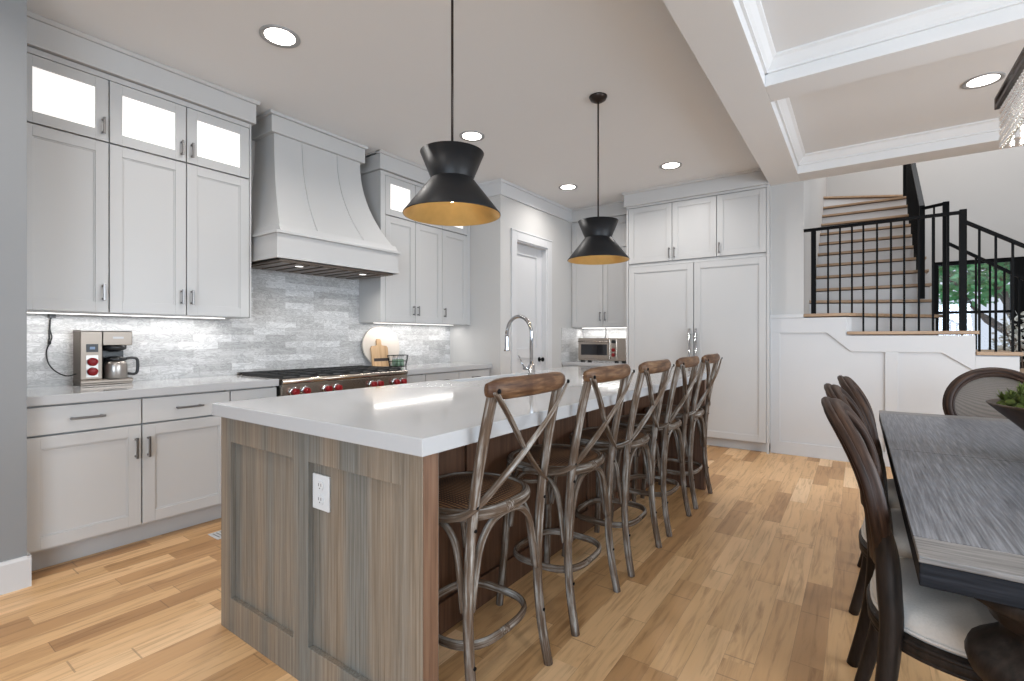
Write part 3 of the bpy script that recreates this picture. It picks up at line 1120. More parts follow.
tag(MB().box(XP + 0.009, -2.317, 5.735, YB - 0.013, 0.8405, 0.885).build('countertop', 'quartz', None, 0.003), 'white quartz countertop in the corner nook under the toaster oven', 'countertop')

# ---------------------------------------------------------------- range hood
hd = thing('range_hood', 'flared white range hood over the red-knobbed range', 'range hood', (XL, 2.455, 0), ROT)
# local: x along the wall, y=0 at the wall, front at -y
prof = []
for i in range(17):
    t = i / 16
    z = 2.03 + (2.82 - 2.03) * t
    f = (1 - t) ** 2.1
    prof.append((z, 0.405 + 0.125 * f, 0.285 + 0.305 * f))       # z, half width, depth
m = MB()
vs, fs = [], []
for z, hw, dp in prof:
    vs += [(-hw, 0, z), (-hw, -dp, z), (hw, -dp, z), (hw, 0, z)]
for i in range(len(prof) - 1):
    for q in range(3):
        a = i * 4 + q
        fs.append((a, a + 1, a + 5, a + 4))
m.add(vs, fs, True)
o = m.build('hood_body', 'cabinet_paint', hd)
es = o.modifiers.new('split', 'EDGE_SPLIT'); es.split_angle = R(40)
# two curved battens on the face and corner beads
for sgn in (-1, 1):
    b = MB()
    b.sweep([(sgn * (0.165 + 0.055 * ((1 - i / 16) ** 2.1)), -prof[i][2] - 0.002, prof[i][0]) for i in range(17)], 0.006, 0.006, square=True, up=(0, 1, 0))
    b.build('batten', 'cabinet_paint', hd)
m = MB()
m.box(-0.565, 0.565, -0.622, 0, 1.785, 1.965)
m.box(-0.575, 0.575, -0.632, 0, 1.785, 1.802)
m.build('hood_band', 'cabinet_paint', hd, 0.002)
m = MB(); m.box(-0.582, 0.582, -0.640, 0, 1.965, 1.985); m.prism([(0, 1.985), (-0.636, 1.985), (-0.605, 2.035), (0, 2.035)], 'X', -0.548, 0.548); m.build('hood_ledge', 'cabinet_paint', hd, 0.003)
m = MB()
m.box(-0.44, 0.44, -0.315, 0, 2.815, 2.945)
m.box(-0.46, 0.46, -0.335, 0, 2.945, ZC)
m.build('hood_crown', 'cabinet_paint', hd, 0.003)
m = MB(); m.box(-0.53, 0.53, -0.59, -0.02, 1.772, 1.786)
for i in range(9):
    m.box(-0.5 + i * 0.115, -0.5 + i * 0.115 + 0.08, -0.56, -0.06, 1.764, 1.772)
m.build('filter_panel', 'hood_steel', hd)

for x in (-0.3, 0.3):
    MB().lathe([(0.03, 1.7635), (0.001, 1.7635)], (x, -0.46, 0), 20, cap=False).build('hood_lamp', 'strip_lamp', hd)
    area('hood_light', (XL + 0.46, 2.455 + x, 1.755), (0, 0, 0), 0.06, 0.06, 2.2, (1.0, 0.96, 0.9), 'DISK', 150)

# ---------------------------------------------------------------- range
rg = thing('range_cooker', 'wide stainless range with red knobs between the white base cabinets', 'range', (XL + 0.02, 2.481, 0), ROT)
hw = 0.588
m = MB(); m.box(-hw, hw, -0.645, 0, 0.12, 0.895); m.box(-hw, hw, -0.60, -0.05, 0.0, 0.12); m.build('range_body', 'range_steel', rg, 0.003)
m = MB(); m.box(-hw, hw, -0.655, 0, 0.895, 0.912); m.lathe([(0.019, -hw), (0.019, hw)], (0, -0.655, 0.893), 16, axis='X'); m.build('top_edge', 'range_steel', rg)
m = MB(); m.box(-hw, hw, -0.662, -0.645, 0.755, 0.872); m.build('control_panel', 'range_steel', rg, 0.003)
m = MB(); m.box(-hw + 0.02, hw - 0.02, -0.62, -0.02, 0.9125, 0.918); m.build('cooktop', 'cast_iron', rg)
for i in range(4):
    x0 = -hw + 0.03 + i * 0.285
    m = MB()
    for x in (x0, x0 + 0.13, x0 + 0.262):
        m.box(x - 0.006, x + 0.006, -0.61, -0.03, 0.918, 0.936)
    for yy in (-0.60, -0.46, -0.32, -0.18, -0.04):
        m.box(x0, x0 + 0.262, yy - 0.006, yy + 0.006, 0.926, 0.936)
    m.build('grate', 'cast_iron', rg)
m = MB(); m.box(-hw, hw, -0.02, 0, 0.912, 0.935); m.build('back_trim', 'range_steel', rg)
for x in (-0.505, -0.415, -0.235, -0.145, 0.195, 0.265, 0.445, 0.525):
    k = MB().lathe([(0.034, 0), (0.036, 0.004), (0.034, 0.012), (0.027, 0.014)], (0, 0, 0), 20, axis='Y')
    k.v = [(a + x, -0.662 - b, c_ + 0.815) for a, b, c_ in k.v]
    bz = k.build('knob_bezel', 'chrome', rg)
    k = MB().lathe([(0.026, 0.012), (0.025, 0.045), (0.021, 0.050), (0.001, 0.051)], (0, 0, 0), 20, axis='Y')
    k.box(-0.006, 0.006, 0.045, 0.060, -0.024, 0.024)
    k.v = [(a + x, -0.662 - b, c_ + 0.815) for a, b, c_ in k.v]
    k.build('knob', 'red_knob', rg)
for a, b in ((-hw + 0.01, 0.12), (0.13, hw - 0.01)):
    m = MB(); m.box(a, b, -0.675, -0.645, 0.2, 0.735); m.build('oven_door', 'range_steel', rg, 0.004)
    m = MB(); m.lathe([(0.013, a + 0.04), (0.013, b - 0.04)], (0, -0.725, 0.69), 14, axis='X')
    for x in (a + 0.08, b - 0.08):
        m.box(x - 0.01, x + 0.01, -0.725, -0.675, 0.68, 0.70)
    m.build('oven_handle', 'chrome', rg)
    MB().box(a + 0.1, b - 0.1, -0.678, -0.675, 0.3, 0.6).build('oven_window', 'dark_glass', rg)

# ---------------------------------------------------------------- island
il = thing('kitchen_island', 'long kitchen island base of stained wood under the white quartz top', 'kitchen island', (0, 0, 0))
IX0, IX1, IY0, IY1, IZ = -2.19, -0.996, 0.97, 4.085, 0.884


def framed_panel(m, y, s, panels):
    """end panel in the XZ plane at y, outward normal s*y"""
    m.box(IX0, IX1, y, y - s * 0.022, 0, IZ)


ep = MB()
e0, e1 = IY0, IY0 + 0.021
xs = [IX0, -2.108, -1.645, -1.553, -1.087, IX1]
ep.box(IX0, IX1, e1, e1 + 0.045, 0, IZ)
for a, b in ((0, 1), (2, 3), (4, 5)):
    ep.box(xs[a], xs[b], e0, e1, 0, IZ)
for a, b in ((1, 2), (3, 4)):
    ep.box(xs[a], xs[b], e0, e1, 0, 0.138)
    ep.box(xs[a], xs[b], e0, e1, 0.780, IZ)
ep.build('end_panel', 'island_wood', il, 0.0015)
ep = MB()
ep.box(IX0, IX1, IY1 - 0.045, IY1, 0, IZ)
ep.build('end_panel', 'island_brown', il, 0.0015)
MB().box(IX1 - 0.012, IX1 + 0.0025, IY0 + 0.003, IY0 + 0.062, 0, IZ).build('warm_panel_side', 'island_warm_side', il, 0.001)  # side face of the end panel, coloured for the warm light on it
bd = MB()
bd.box(-2.18, -1.40, IY0 + 0.0665, 2.30, 0.0, IZ)
bd.box(-2.18, -1.40, 2.30, 3.15, 0.0, 0.68)
bd.box(-1.98, -1.40, 2.30, 3.15, 0.68, IZ)
bd.box(-2.18, -1.40, 3.15, IY1 - 0.061, 0.0, IZ)
bd.build('island_body', 'island_brown', il)
kp = MB()
kp.box(-1.40, -1.385, IY0 + 0.0665, IY1 - 0.061, 0, 0.13)
kp.box(-1.40, -1.385, IY0 + 0.0665, IY1 - 0.061, 0.78, IZ)
for i in range(6):
    y = IY0 + 0.0665 + i * (IY1 - IY0 - 0.122 - 0.09) / 5
    kp.box(-1.40, -1.385, y, y + 0.09, 0.13, 0.78)
kp.build('back_panel_frame', 'island_brown', il, 0.0015)
# work side doors
n = 6
for i in range(n):
    ya = IY0 + 0.07 + i * (IY1 - IY0 - 0.14) / n
    yb = IY0 + 0.07 + (i + 1) * (IY1 - IY0 - 0.14) / n
    m = MB(); m.box(-2.19, -2.181, ya + 0.003, yb - 0.003, 0.11, 0.66 if 2.1 < (ya + yb) / 2 < 3.3 else 0.87); m.build('cabinet_door', 'island_wood', il, 0.0015)
tp = MB()
TX0, TX1, TY0, TY1 = -2.205, -0.965, 0.94, 4.115
SX, SY0, SY1 = -2.0, 2.30, 3.15
tp.prism([(TX0, TY0), (TX1, TY0), (TX1, TY1), (TX0, TY1), (TX0, SY1), (SX, SY1), (SX, SY0), (TX0, SY0)], 'Z', 0.8845, 0.935)
tag(tp.build('island_countertop', 'quartz', None, 0.003), 'thick white quartz countertop on the kitchen island', 'countertop')
sk = MB()
sk.box(-2.215, -2.195, SY0 + 0.001, SY1 - 0.001, 0.70, 0.928)
sk.box(-2.195, SX - 0.002, SY0 + 0.001, SY0 + 0.018, 0.70, 0.928)
sk.box(-2.195, SX - 0.002, SY1 - 0.018, SY1 - 0.001, 0.70, 0.928)
sk.box(SX - 0.018, SX - 0.002, SY0 + 0.018, SY1 - 0.018, 0.70, 0.928)
sk.box(-2.195, SX - 0.018, SY0 + 0.018, SY1 - 0.018, 0.70, 0.715)
tag(sk.build('kitchen_sink', 'white_plastic', None, 0.004), 'white apron sink set into the far edge of the island countertop', 'sink')
# outlet
ot = thing('outlet_plate', 'white double wall outlet on the wooden end of the island', 'outlet', (-1.5, IY0 + 0.0205, 0.68))
MB().box(-0.047, 0.047, -0.007, 0, -0.060, 0.060).build('cover_plate', 'white_plastic', ot, 0.002)
for z in (-0.024, 0.024):
    q = MB().lathe([(0.018, 0.0), (0.018, 0.003)], (0, 0, 0), 20, axis='Y')
    q.v = [(a, -0.007 - b, c_ + z) for a, b, c_ in q.v]
    q = q.build('socket', 'white_plastic', ot)
    s = MB()
    for x in (-0.007, 0.007):
        s.box(x - 0.0012, x + 0.0012, -0.0105, -0.0099, z - 0.002, z + 0.008)
    s.box(-0.002, 0.002, -0.0105, -0.0099, z - 0.011, z - 0.007)
    s.build('slot', 'black_plastic', q)

fv = thing('floor_vent', 'pale slotted floor vent set in the oak floor between the base cabinets and the island', 'floor vent', (-3.19, 1.52, 0))
m = MB()
m.box(-0.065, 0.065, -0.155, 0.155, 0.0, 0.004)
m.build('vent_frame', 'white_plastic', fv, 0.001)
m = MB()
for i in range(14):
    y = -0.135 + i * 0.0205
    m.box(-0.045, 0.045, y - 0.003, y + 0.003, 0.0041, 0.0046)
m.build('slot', 'pewter', fv)

# faucet
fc = thing('kitchen_faucet', 'tall chrome gooseneck faucet on the island countertop', 'faucet', (-1.935, 2.97, 0.935))
m = MB(); m.lathe([(0.030, 0), (0.030, 0.006), (0.024, 0.012), (0.024, 0.075), (0.018, 0.085)], (0, 0, 0), 20); m.build('faucet_body', 'chrome', fc)
pts = [(0, 0, 0.08), (0, 0, 0.30)]
for i in range(1, 13):
    a = pi * i / 12
    pts.append((-0.11 + 0.11 * cos(a), 0, 0.30 + 0.13 * sin(a)))
m = MB(); m.sweep(pts, 0.0135, n=14, up=(0, 1, 0)); m.build('spout', 'chrome', fc)
m = MB(); m.lathe([(0.014, 0.0), (0.016, -0.02), (0.017, -0.09), (0.022, -0.115), (0.022, -0.125), (0.001, -0.126)], (-0.22, 0, 0.298), 16); m.build('spray_head', 'chrome', fc)
m = MB(); m.lathe([(0.013, 0), (0.013, -0.045)], (-0.05, 0, 0.05), 14, axis='X'); m.v = [(a + 0.03, b, c_) for a, b, c_ in m.v]; m.sweep([(-0.062, 0, 0.05), (-0.115, 0, 0.145)], [0.006, 0.004], n=10, up=(0, 1, 0)); m.build('lever', 'chrome', fc)

# ---------------------------------------------------------------- bar stools
X0S = -1.14


def superloop(hx, hy, z, e=2.6, n=40, cx=0.0):
    out = []
    for i in range(n):
        a = 2 * pi * i / n
        ca, sa = cos(a), sin(a)
        out.append((cx + hx * math.copysign(abs(ca) ** (2 / e), ca), hy * math.copysign(abs(sa) ** (2 / e), sa), z))
    return out


def make_stool(label):
    t = thing('bar_stool', label, 'bar stool', (X0S, 0, 0), 0, 'weathered cross-back stools along the island')
    # seat: woven top inside a bent frame
    m = MB()
    rings = [(0.0, 0.672), (0.35, 0.671), (0.7, 0.667), (0.93, 0.660)]
    n = 40
    vs, fs = [], []
    for f, z in rings[1:]:
        vs += superloop(0.195 * f, 0.212 * f, z, 2.5, n, -0.015)
    vs.append((-0.015, 0, rings[0][1]))
    ci = len(vs) - 1
    for i in range(n):
        fs.append((ci, i, (i + 1) % n))
    for k in range(2):
        for i in range(n):
            j = (i + 1) % n
            fs.append((k * n + i, (k + 1) * n + i, (k + 1) * n + j, k * n + j))
    m.add(vs, fs, True)
    lo = superloop(0.178, 0.195, 0.63, 2.5, n, -0.015)
    kk = len(m.v)
    m.add(lo, [list(range(n))], False)
    m.build('seat', 'cane', t)
    m = MB(); m.sweep(superloop(0.193, 0.211, 0.645, 2.5, 48, -0.015), 0.017, 0.021, n=10, closed=True); m.build('seat_frame', 'stool_wood', t)
    for s in (-1, 1):
        p = smooth_path([(0.200, s * 0.209, 0.0), (0.172, s * 0.203, 0.16), (0.158, s * 0.199, 0.36), (0.172, s * 0.199, 0.62), (0.205, s * 0.197, 0.84), (0.250, s * 0.193, 1.045)], 5)
        m = MB(); m.sweep(p, 0.0175, 0.0165, n=12, up=(0, 1, 0))
        m.build('leg', 'stool_wood', t)
        bl = MB()
        for z, x in ((0.20, 0.169), (0.62, 0.172), (0.69, 0.180)):
            bl.lathe([(0.006, 0.0), (0.006, 0.004), (0.001, 0.005)], (x + 0.0155, s * 0.200, z), 10, axis='X')
        bl.build('bolt', 'black_metal', t)
        p = smooth_path([(-0.190, s * 0.205, 0.0), (-0.172, s * 0.190, 0.25), (-0.155, s * 0.172, 0.635)], 5)
        m = MB(); m.sweep(p, 0.017, 0.016, n=12, up=(0, 1, 0)); m.build('leg', 'stool_wood', t)
    # bent hoop foot rest
    m = MB(); m.sweep(superloop(0.172, 0.186, 0.225, 3.0, 48, -0.005), 0.010, 0.016, n=10, closed=True); m.build('foot_ring', 'stool_wood', t)
    # bent arches under the seat
    legs = {'rn': (0.160, -0.203), 'rf': (0.160, 0.203), 'fn': (-0.163, -0.180), 'ff': (-0.163, 0.180)}
    for a, b in (('rn', 'rf'), ('fn', 'ff'), ('rn', 'fn'), ('rf', 'ff')):
        A_, B_ = V((*legs[a], 0)), V((*legs[b], 0))
        d = (B_ - A_)
        ins = 0.018 / d.length
        P = [(ins, 0.36), (ins + 0.045, 0.46), (0.16, 0.555), (0.30, 0.608), (0.5, 0.622), (0.70, 0.608), (0.84, 0.555), (1 - ins - 0.045, 0.46), (1 - ins, 0.36)]
        pts = [tuple((A_ + d * u)[:2]) + (z,) for u, z in P]
        m = MB(); m.sweep(smooth_path(pts, 4), 0.0115, 0.0125, n=10, up=(d.y, -d.x, 0)); m.build('arch_brace', 'stool_wood', t)
    # top rail
    pts = []
    for i in range(13):
        y = -0.224 + 0.458 * i / 12
        pts.append((0.247 + 0.022 * (1 - (y / 0.238) ** 2), y, 1.055))
    ry = [0.020] + [0.030] + [0.034] * 9 + [0.030] + [0.020]
    rx = [0.010] + [0.018] * 11 + [0.010]
    m = MB(); m.sweep(pts, rx, ry, n=14); m.build('top_rail', 'stool_brown', t)
    # crossed straps
    for s in (-1, 1):
        pts = smooth_path([(0.278, s * 0.212, 1.045), (0.268 + 0.004 * s, s * 0.12, 0.955), (0.238 + 0.006 * s, 0.0, 0.845), (0.210 + 0.004 * s, -s * 0.110, 0.755), (0.196, -s * 0.176, 0.705), (0.172, -s * 0.226, 0.674), (0.09, -s * 0.240, 0.650), (-0.04, -s * 0.238, 0.640)], 6)
        k = len(pts)
        wd_ = [0.0135] * k if s < 0 else [0.0045 + 0.009 * min(1, i / 16) for i in range(k)]
        m = MB(); m.sweep(pts, 0.005, wd_, n=10, up=(0, s * 0.7, 0.7))
        m.build('cross_strap', 'stool_brown' if False else 'stool_wood', t)
        k = MB().lathe([(0.008, 0.0), (0.007, 0.004), (0.001, 0.006)], (0.283, s * 0.207, 1.052), 12, axis='X'); k.build('bolt', 'black_metal', t)
    return t


slabels = ['weathered cross-back bar stool at the near end of the island, beside the outlet end',
           'second cross-back bar stool from the near end of the island',
           'middle cross-back bar stool of the five along the island',
           'fourth cross-back bar stool along the island, second from the refrigerator end',
           'weathered cross-back bar stool at the far end of the island nearest the refrigerator']
s0 = make_stool(slabels[0])
s0.location = (X0S, 1.349, 0)
for lab, y in zip(slabels[1:], (1.981, 2.582, 3.190, 3.778)):
    dup(s0, (X0S, y, 0), 0, lab)

# ---------------------------------------------------------------- dining table
tb = thing('dining_table', 'dark wooden dining table with thick turned legs by the stairs', 'table', (0.64, 2.54, 0))
hx, hy = 0.54, 1.235
for a, b in ((-hy + 0.13, -0.045), (-0.043, hy - 0.13)):
    m = MB(); m.box(-hx, hx, a, b, 0.747, 0.760); m.build('table_top', 'table_top_wood', tb, 0.0015)
for s in (-1, 1):
    a, b = sorted((s * hy, s * (hy - 0.129)))
    m = MB(); m.box(-hx, hx, a, b, 0.747, 0.760); m.build('breadboard_end', 'table_end_wood', tb, 0.002)
m = MB(); m.box(-hx + 0.001, hx - 0.001, -hy + 0.001, hy - 0.001, 0.698, 0.747); m.build('edge_band', 'table_edge_wood', tb, 0.003)
m = MB(); m.box(-hx + 0.15, hx - 0.15, -hy + 0.09, hy - 0.09, 0.64, 0.698); m.build('apron', 'dark_wood', tb, 0.003)
legp = [(0.10, 0.0), (0.115, 0.03), (0.10, 0.06), (0.07, 0.09), (0.075, 0.16), (0.09, 0.24), (0.085, 0.33), (0.075, 0.38), (0.088, 0.40), (0.095, 0.42), (0.088, 0.445), (0.120, 0.475), (0.146, 0.505), (0.152, 0.53), (0.146, 0.55), (0.118, 0.572), (0.098, 0.59), (0.094, 0.605), (0.104, 0.618), (0.112, 0.622), (0.122, 0.645), (0.155, 0.668), (0.168, 0.675), (0.168, 0.698)]
for sx in (-1, 1):
    for sy in (-1, 1):
        m = MB(); m.lathe(legp, (sx * 0.30, -1.095 if sy < 0 else 0.95, 0), 28); m.build('leg', 'dark_wood', tb)

# ---------------------------------------------------------------- oval-back dining chairs (local +x = front)


def chair_seat_outline(k=1.0, n=48, z=0.0):
    out = []
    for i in range(n):
        a = 2 * pi * i / n
        ca, sa = cos(a), sin(a)
        x = math.copysign(abs(ca) ** 0.72, ca)
        y = math.copysign(abs(sa) ** 0.72, sa)
        hw_ = 0.262 + 0.018 * x
        out.append((0.015 + 0.262 * x * k, hw_ * y * k, z))
    return out


def make_chair(label):
    t = thing('dining_chair', label, 'chair', (0, 0, 0), 0, 'oval-back dining chairs at the table')
    n = 48
    m = MB()
    rings = [chair_seat_outline(0.97, n, 0.425), chair_seat_outline(0.985, n, 0.45), chair_seat_outline(0.965, n, 0.475), chair_seat_outline(0.88, n, 0.492), chair_seat_outline(0.6, n, 0.503), chair_seat_outline(0.3, n, 0.507)]
    vs = [p for r in rings for p in r] + [(0.015, 0, 0.508)]
    fs = []
    for k in range(len(rings) - 1):
        for i in range(n):
            j = (i + 1) % n
            fs.append((k * n + i, k * n + j, (k + 1) * n + j, (k + 1) * n + i))
    for i in range(n):
        fs.append(((len(rings) - 1) * n + i, (len(rings) - 1) * n + (i + 1) % n, len(vs) - 1))
    fs.append(list(range(n))[::-1])
    m.add(vs, fs, True)
    cu = m.build('seat_cushion', 'linen', t)
    w = MB(); w.sweep(chair_seat_outline(0.985, n, 0.437), 0.005, 0.005, n=6, closed=True); w.build('piping', 'linen', cu)
    m = MB()
    m.sweep(chair_seat_outline(0.965, n, 0.400), 0.018, 0.028, n=10, closed=True)
    m.sweep(chair_seat_outline(1.0, n, 0.413), 0.010, 0.008, n=8, closed=True)
    m.sweep(chair_seat_outline(0.995, n, 0.383), 0.009, 0.007, n=8, closed=True)
    m.build('seat_rail', 'dark_wood', t)
    fl = [(0.016, 0.0), (0.020, 0.02), (0.018, 0.05), (0.024, 0.22), (0.030, 0.30), (0.026, 0.315), (0.036, 0.33), (0.036, 0.345), (0.028, 0.352), (0.035, 0.362), (0.037, 0.395), (0.03, 0.40)]
    for s in (-1, 1):
        m = MB(); m.lathe(fl, (0.225, s * 0.215, 0), 18); m.build('leg', 'dark_wood', t)
        p = smooth_path([(-0.275, s * 0.205, 0.0), (-0.225, s * 0.205, 0.22), (-0.205, s * 0.205, 0.42), (-0.208, s * 0.200, 0.52), (-0.214, s * 0.196, 0.62), (-0.228, s * 0.212, 0.70), (-0.238, s * 0.226, 0.745)], 5)
        k = len(p)
        m = MB(); m.sweep(p, [0.019 + 0.010 * math.sin(pi * (i / k) ** 1.2) - 0.008 * (i / k) ** 4 for i in range(k)], [0.019 + 0.012 * math.sin(pi * (i / k) ** 1.2) - 0.006 * (i / k) ** 4 for i in range(k)], n=12, up=(0, 1, 0)); m.build('leg', 'dark_wood', t)
    # oval back, leaning backwards and slightly hollow

    def back_pt(a, rx, rz, off=0.0):
        y = rx * cos(a)
        h = rz * sin(a)
        zz = 0.777 + h
        u = h / 0.235
        x = -0.240 - 0.040 * u - (0.055 * u * u if u > 0 else 0) - 0.02 * (1 - (y / 0.25) ** 2)
        return (x + off, y, zz)
    n = 56
    m = MB()
    m.sweep([back_pt(2 * pi * i / n, 0.233, 0.214) for i in range(n)], 0.025, 0.027, n=14, closed=True, up=(1, 0, 0))
    m.sweep([back_pt(2 * pi * i / n, 0.252, 0.232, -0.010) for i in range(n)], 0.011, 0.012, n=8, closed=True, up=(1, 0, 0))
    m.sweep([back_pt(2 * pi * i / n, 0.214, 0.195, 0.016) for i in range(n)], 0.010, 0.010, n=8, closed=True, up=(1, 0, 0))
    m.build('back_frame', 'chair_wood', t)
    m = MB()
    vs, fs = [], []
    fr_ = [0.25, 0.5, 0.75, 1.0]
    for side in (-0.008, 0.008):
        base = len(vs)
        vs.append(back_pt(0, 0.0, 0.0, side))
        for f in fr_:
            vs += [back_pt(2 * pi * i / n, 0.215 * f, 0.197 * f, side) for i in range(n)]
        for i in range(n):
            fs.append((base, base + 1 + i, base + 1 + (i + 1) % n))
        for k in range(3):
            for i in range(n):
                j = (i + 1) % n
                fs.append((base + 1 + k * n + i, base + 1 + (k + 1) * n + i, base + 1 + (k + 1) * n + j, base + 1 + k * n + j))
    m.add(vs, fs, True)
    m.build('back_panel', 'back_cane', t)
    return t


CX = 0.275
c0 = make_chair('foremost oval-back dining chair on the long side of the table, grey linen seat showing')
c0.location = (CX, 1.86, 0)
dup(c0, (CX - 0.02, 2.41, 0), 0, 'oval-back dining chair standing between two others along the long side of the table')
dup(c0, (CX + 0.01, 2.96, 0), 0, 'oval-back dining chair farthest along the long side of the table, nearest the stairs')
dup(c0, (0.705, 3.97, 0), -pi / 2, 'oval-back dining chair at the far head of the table, behind the moss bowl')

# bowl of moss
bw = thing('decorative_bowl', 'dark wooden bowl filled with moss on the dining table', 'bowl', (0.66, 2.54, 0.76))
prof = [(0.06, 0.0), (0.075, 0.012), (0.11, 0.05), (0.18, 0.12), (0.262, 0.198), (0.268, 0.206), (0.258, 0.208), (0.17, 0.13), (0.09, 0.07), (0.001, 0.06)]
MB().lathe(prof, (0, 0, 0), 48).build('bowl', 'bowl_wood', bw)
random.seed(5)
ms = MB()
for i in range(110):
    a, r = random.uniform(0, 2 * pi), 0.235 * math.sqrt(random.random())
    hz = 0.20 + 0.055 * (1 - (r / 0.25) ** 2) + random.uniform(-0.012, 0.016)
    ms.ball((r * cos(a), r * sin(a), hz - 0.012), random.uniform(0.014, 0.024), 5, 0.8)
    for q in range(22):
        b = random.uniform(0, 2 * pi); e = random.uniform(0.2, 1.2)
        l = random.uniform(0.025, 0.05)
        c1 = V((r * cos(a), r * sin(a), hz))
        tip = c1 + V((cos(b) * sin(e), sin(b) * sin(e), cos(e))) * l
        w_ = V((-sin(b), cos(b), 0)) * 0.0025
        md = c1 + (tip - c1) * 0.5 + V((0, 0, 0.004))
        ms.add([c1 - w_, md - w_ * 1.2, tip, md + w_ * 1.2, c1 + w_], [(0, 1, 3, 4), (1, 2, 3)])
o = ms.build('moss', 'moss', bw)

# ---------------------------------------------------------------- pendants
PL = [(-1.530, 1.680, 'black hourglass pendant lamp over the near end of the island'),
      (-1.555, 3.280, 'black hourglass pendant lamp over the far end of the island')]


def make_pendant(x, y, label):
    t = thing('pendant_lamp', label, 'pendant lamp', (x, y, 0), 0, 'hourglass pendants over the island')
    MB().lathe([(0.001, ZC - 0.045), (0.025, ZC - 0.043), (0.055, ZC - 0.025), (0.066, ZC - 0.005), (0.066, ZC)], (0, 0, 0), 28).build('canopy', 'bronze', t)
    MB().lathe([(0.006, 1.943), (0.006, ZC - 0.04)], (0, 0, 0), 12).build('rod', 'bronze', t)
    MB().lathe([(0.222, 1.774), (0.2235, 1.774), (0.2235, 1.778), (0.1005, 1.934), (0.0985, 1.936)], (0, 0, 0), 64, cap=False).build('lower_shade', 'shade_black', t)
    MB().lathe([(0.001, 1.934), (0.0965, 1.934), (0.0965, 1.938), (0.1465, 2.058), (0.1445, 2.058), (0.093, 1.942), (0.001, 1.942)], (0, 0, 0), 64, cap=False).build('upper_shade', 'shade_black', t)
    MB().lathe([(0.2215, 1.774), (0.0955, 1.930), (0.001, 1.9325)], (0, 0, 0), 64, cap=False).build('gold_lining', 'gold_leaf', t)
    MB().lathe([(0.02, 1.932), (0.02, 1.895), (0.016, 1.89)], (0, 0, 0), 16).build('socket', 'bronze', t)
    MB().ball((0, 0, 1.865), 0.030, 10).build('bulb', 'bulb_warm', t)
    return t


p0 = make_pendant(*PL[0])
dup(p0, (PL[1][0], PL[1][1], 0), 0, PL[1][2])
for x, y, _ in PL:
    l = bpy.data.lights.new('pendant_light', 'POINT')
    l.energy = 4.5
    l.color = (1.0, 0.80, 0.55)
    l.shadow_soft_size = 0.03
    lo = bpy.data.objects.new('pendant_light', l)
    COL.objects.link(lo)
    lo.location = (x, y, 1.83)

# ---------------------------------------------------------------- recessed downlights
DL = [(-2.762, 1.547, 'recessed downlight in the ceiling before the left upper cabinets'),
      (-2.758, 3.283, 'recessed downlight partly behind the near pendant lamp'),
      (-1.570, 5.025, 'recessed downlight in the ceiling before the refrigerator'),
      (-2.777, 5.046, 'recessed downlight in the ceiling before the pantry door'),
      (0.693, 4.599, 'recessed downlight in the coffer near the stairs')]
DLX = [(-2.76, 0.0), (-1.57, 0.25), (-2.0, -1.6), (0.69, 0.6)]


def make_down(x, y, label):
    t = thing('recessed_downlight', label, 'ceiling light', (x, y, ZC), 0, 'recessed ceiling downlights')
    MB().lathe([(0.110, 0.0), (0.110, -0.006), (0.102, -0.009), (0.082, -0.002)], (0, 0, 0), 36, cap=False).build('trim_ring', 'ring_shade_grey', t)
    MB().lathe([(0.001, -0.0025), (0.083, -0.0025)], (0, 0, 0), 32, cap=False).build('lens', 'downlight_lens', t)
    return t


d0 = make_down(*DL[0])
for x, y, lab in DL[1:]:
    dup(d0, (x, y, ZC), 0, lab)
for x, y in [q[:2] for q in DL] + DLX:
    area('downlight', (x, y, ZC - 0.014), (0, 0, 0), 0.15, 0.15, 9.5, (1.0, 0.965, 0.93), 'DISK', 150)
# under-cabinet strips
area('under_cabinet', (-3.895, 1.20, 1.343), (0, 0, 0), 0.03, 1.12, 3.2, (1.0, 0.97, 0.93))
area('under_cabinet', (-3.895, 3.715, 1.343), (0, 0, 0), 0.03, 1.15, 3.2, (1.0, 0.97, 0.93))
area('under_cabinet', (-2.795, 6.25, 1.333), (0, 0, 0), 0.82, 0.03, 3.0, (1.0, 0.98, 0.95))

# ---------------------------------------------------------------- chandelier
ch = thing('crystal_chandelier', 'rectangular crystal chandelier with a dark bronze frame over the dining table', 'chandelier', (0.64, 2.54, 0))
hx, hy, zt, zb = 0.145, 0.50, 2.28, 2.235
m = MB()
for z0, z1 in ((zt - 0.012, zt), (zb - 0.006, zb + 0.010)):
    m.box(-hx, hx, -hy, -hy + 0.02, z0, z1); m.box(-hx, hx, hy - 0.02, hy, z0, z1)
    m.box(-hx, -hx + 0.02, -hy + 0.02, hy - 0.02, z0, z1); m.box(hx - 0.02, hx, -hy + 0.02, hy - 0.02, z0, z1)
for sx in (-1, 1):
    for sy in (-1, 1):
        m.box(sx * hx - 0.01 * (1 + sx), sx * hx + 0.01 * (1 - sx), sy * hy - 0.01 * (1 + sy), sy * hy + 0.01 * (1 - sy), zb, zt - 0.012)
m.build('frame', 'bronze', ch)
m = MB()
for s in (-1, 1):
    m.lathe([(0.006, zt - 0.006), (0.006, ZC)], (0, s * 0.3, 0), 10)
m.box(-0.01, 0.01, -hy, hy, zt - 0.01, zt)
m.lathe([(0.06, ZC - 0.02), (0.06, ZC)], (0, 0.3, 0), 20); m.lathe([(0.06, ZC - 0.02), (0.06, ZC)], (0, -0.3, 0), 20)
m.build('hanging_rod', 'bronze', ch)
spots = []
for i in range(33):
    y = -hy + 0.02 + i * (2 * hy - 0.04) / 32
    spots += [(-hx + 0.022, y), (hx - 0.022, y)]
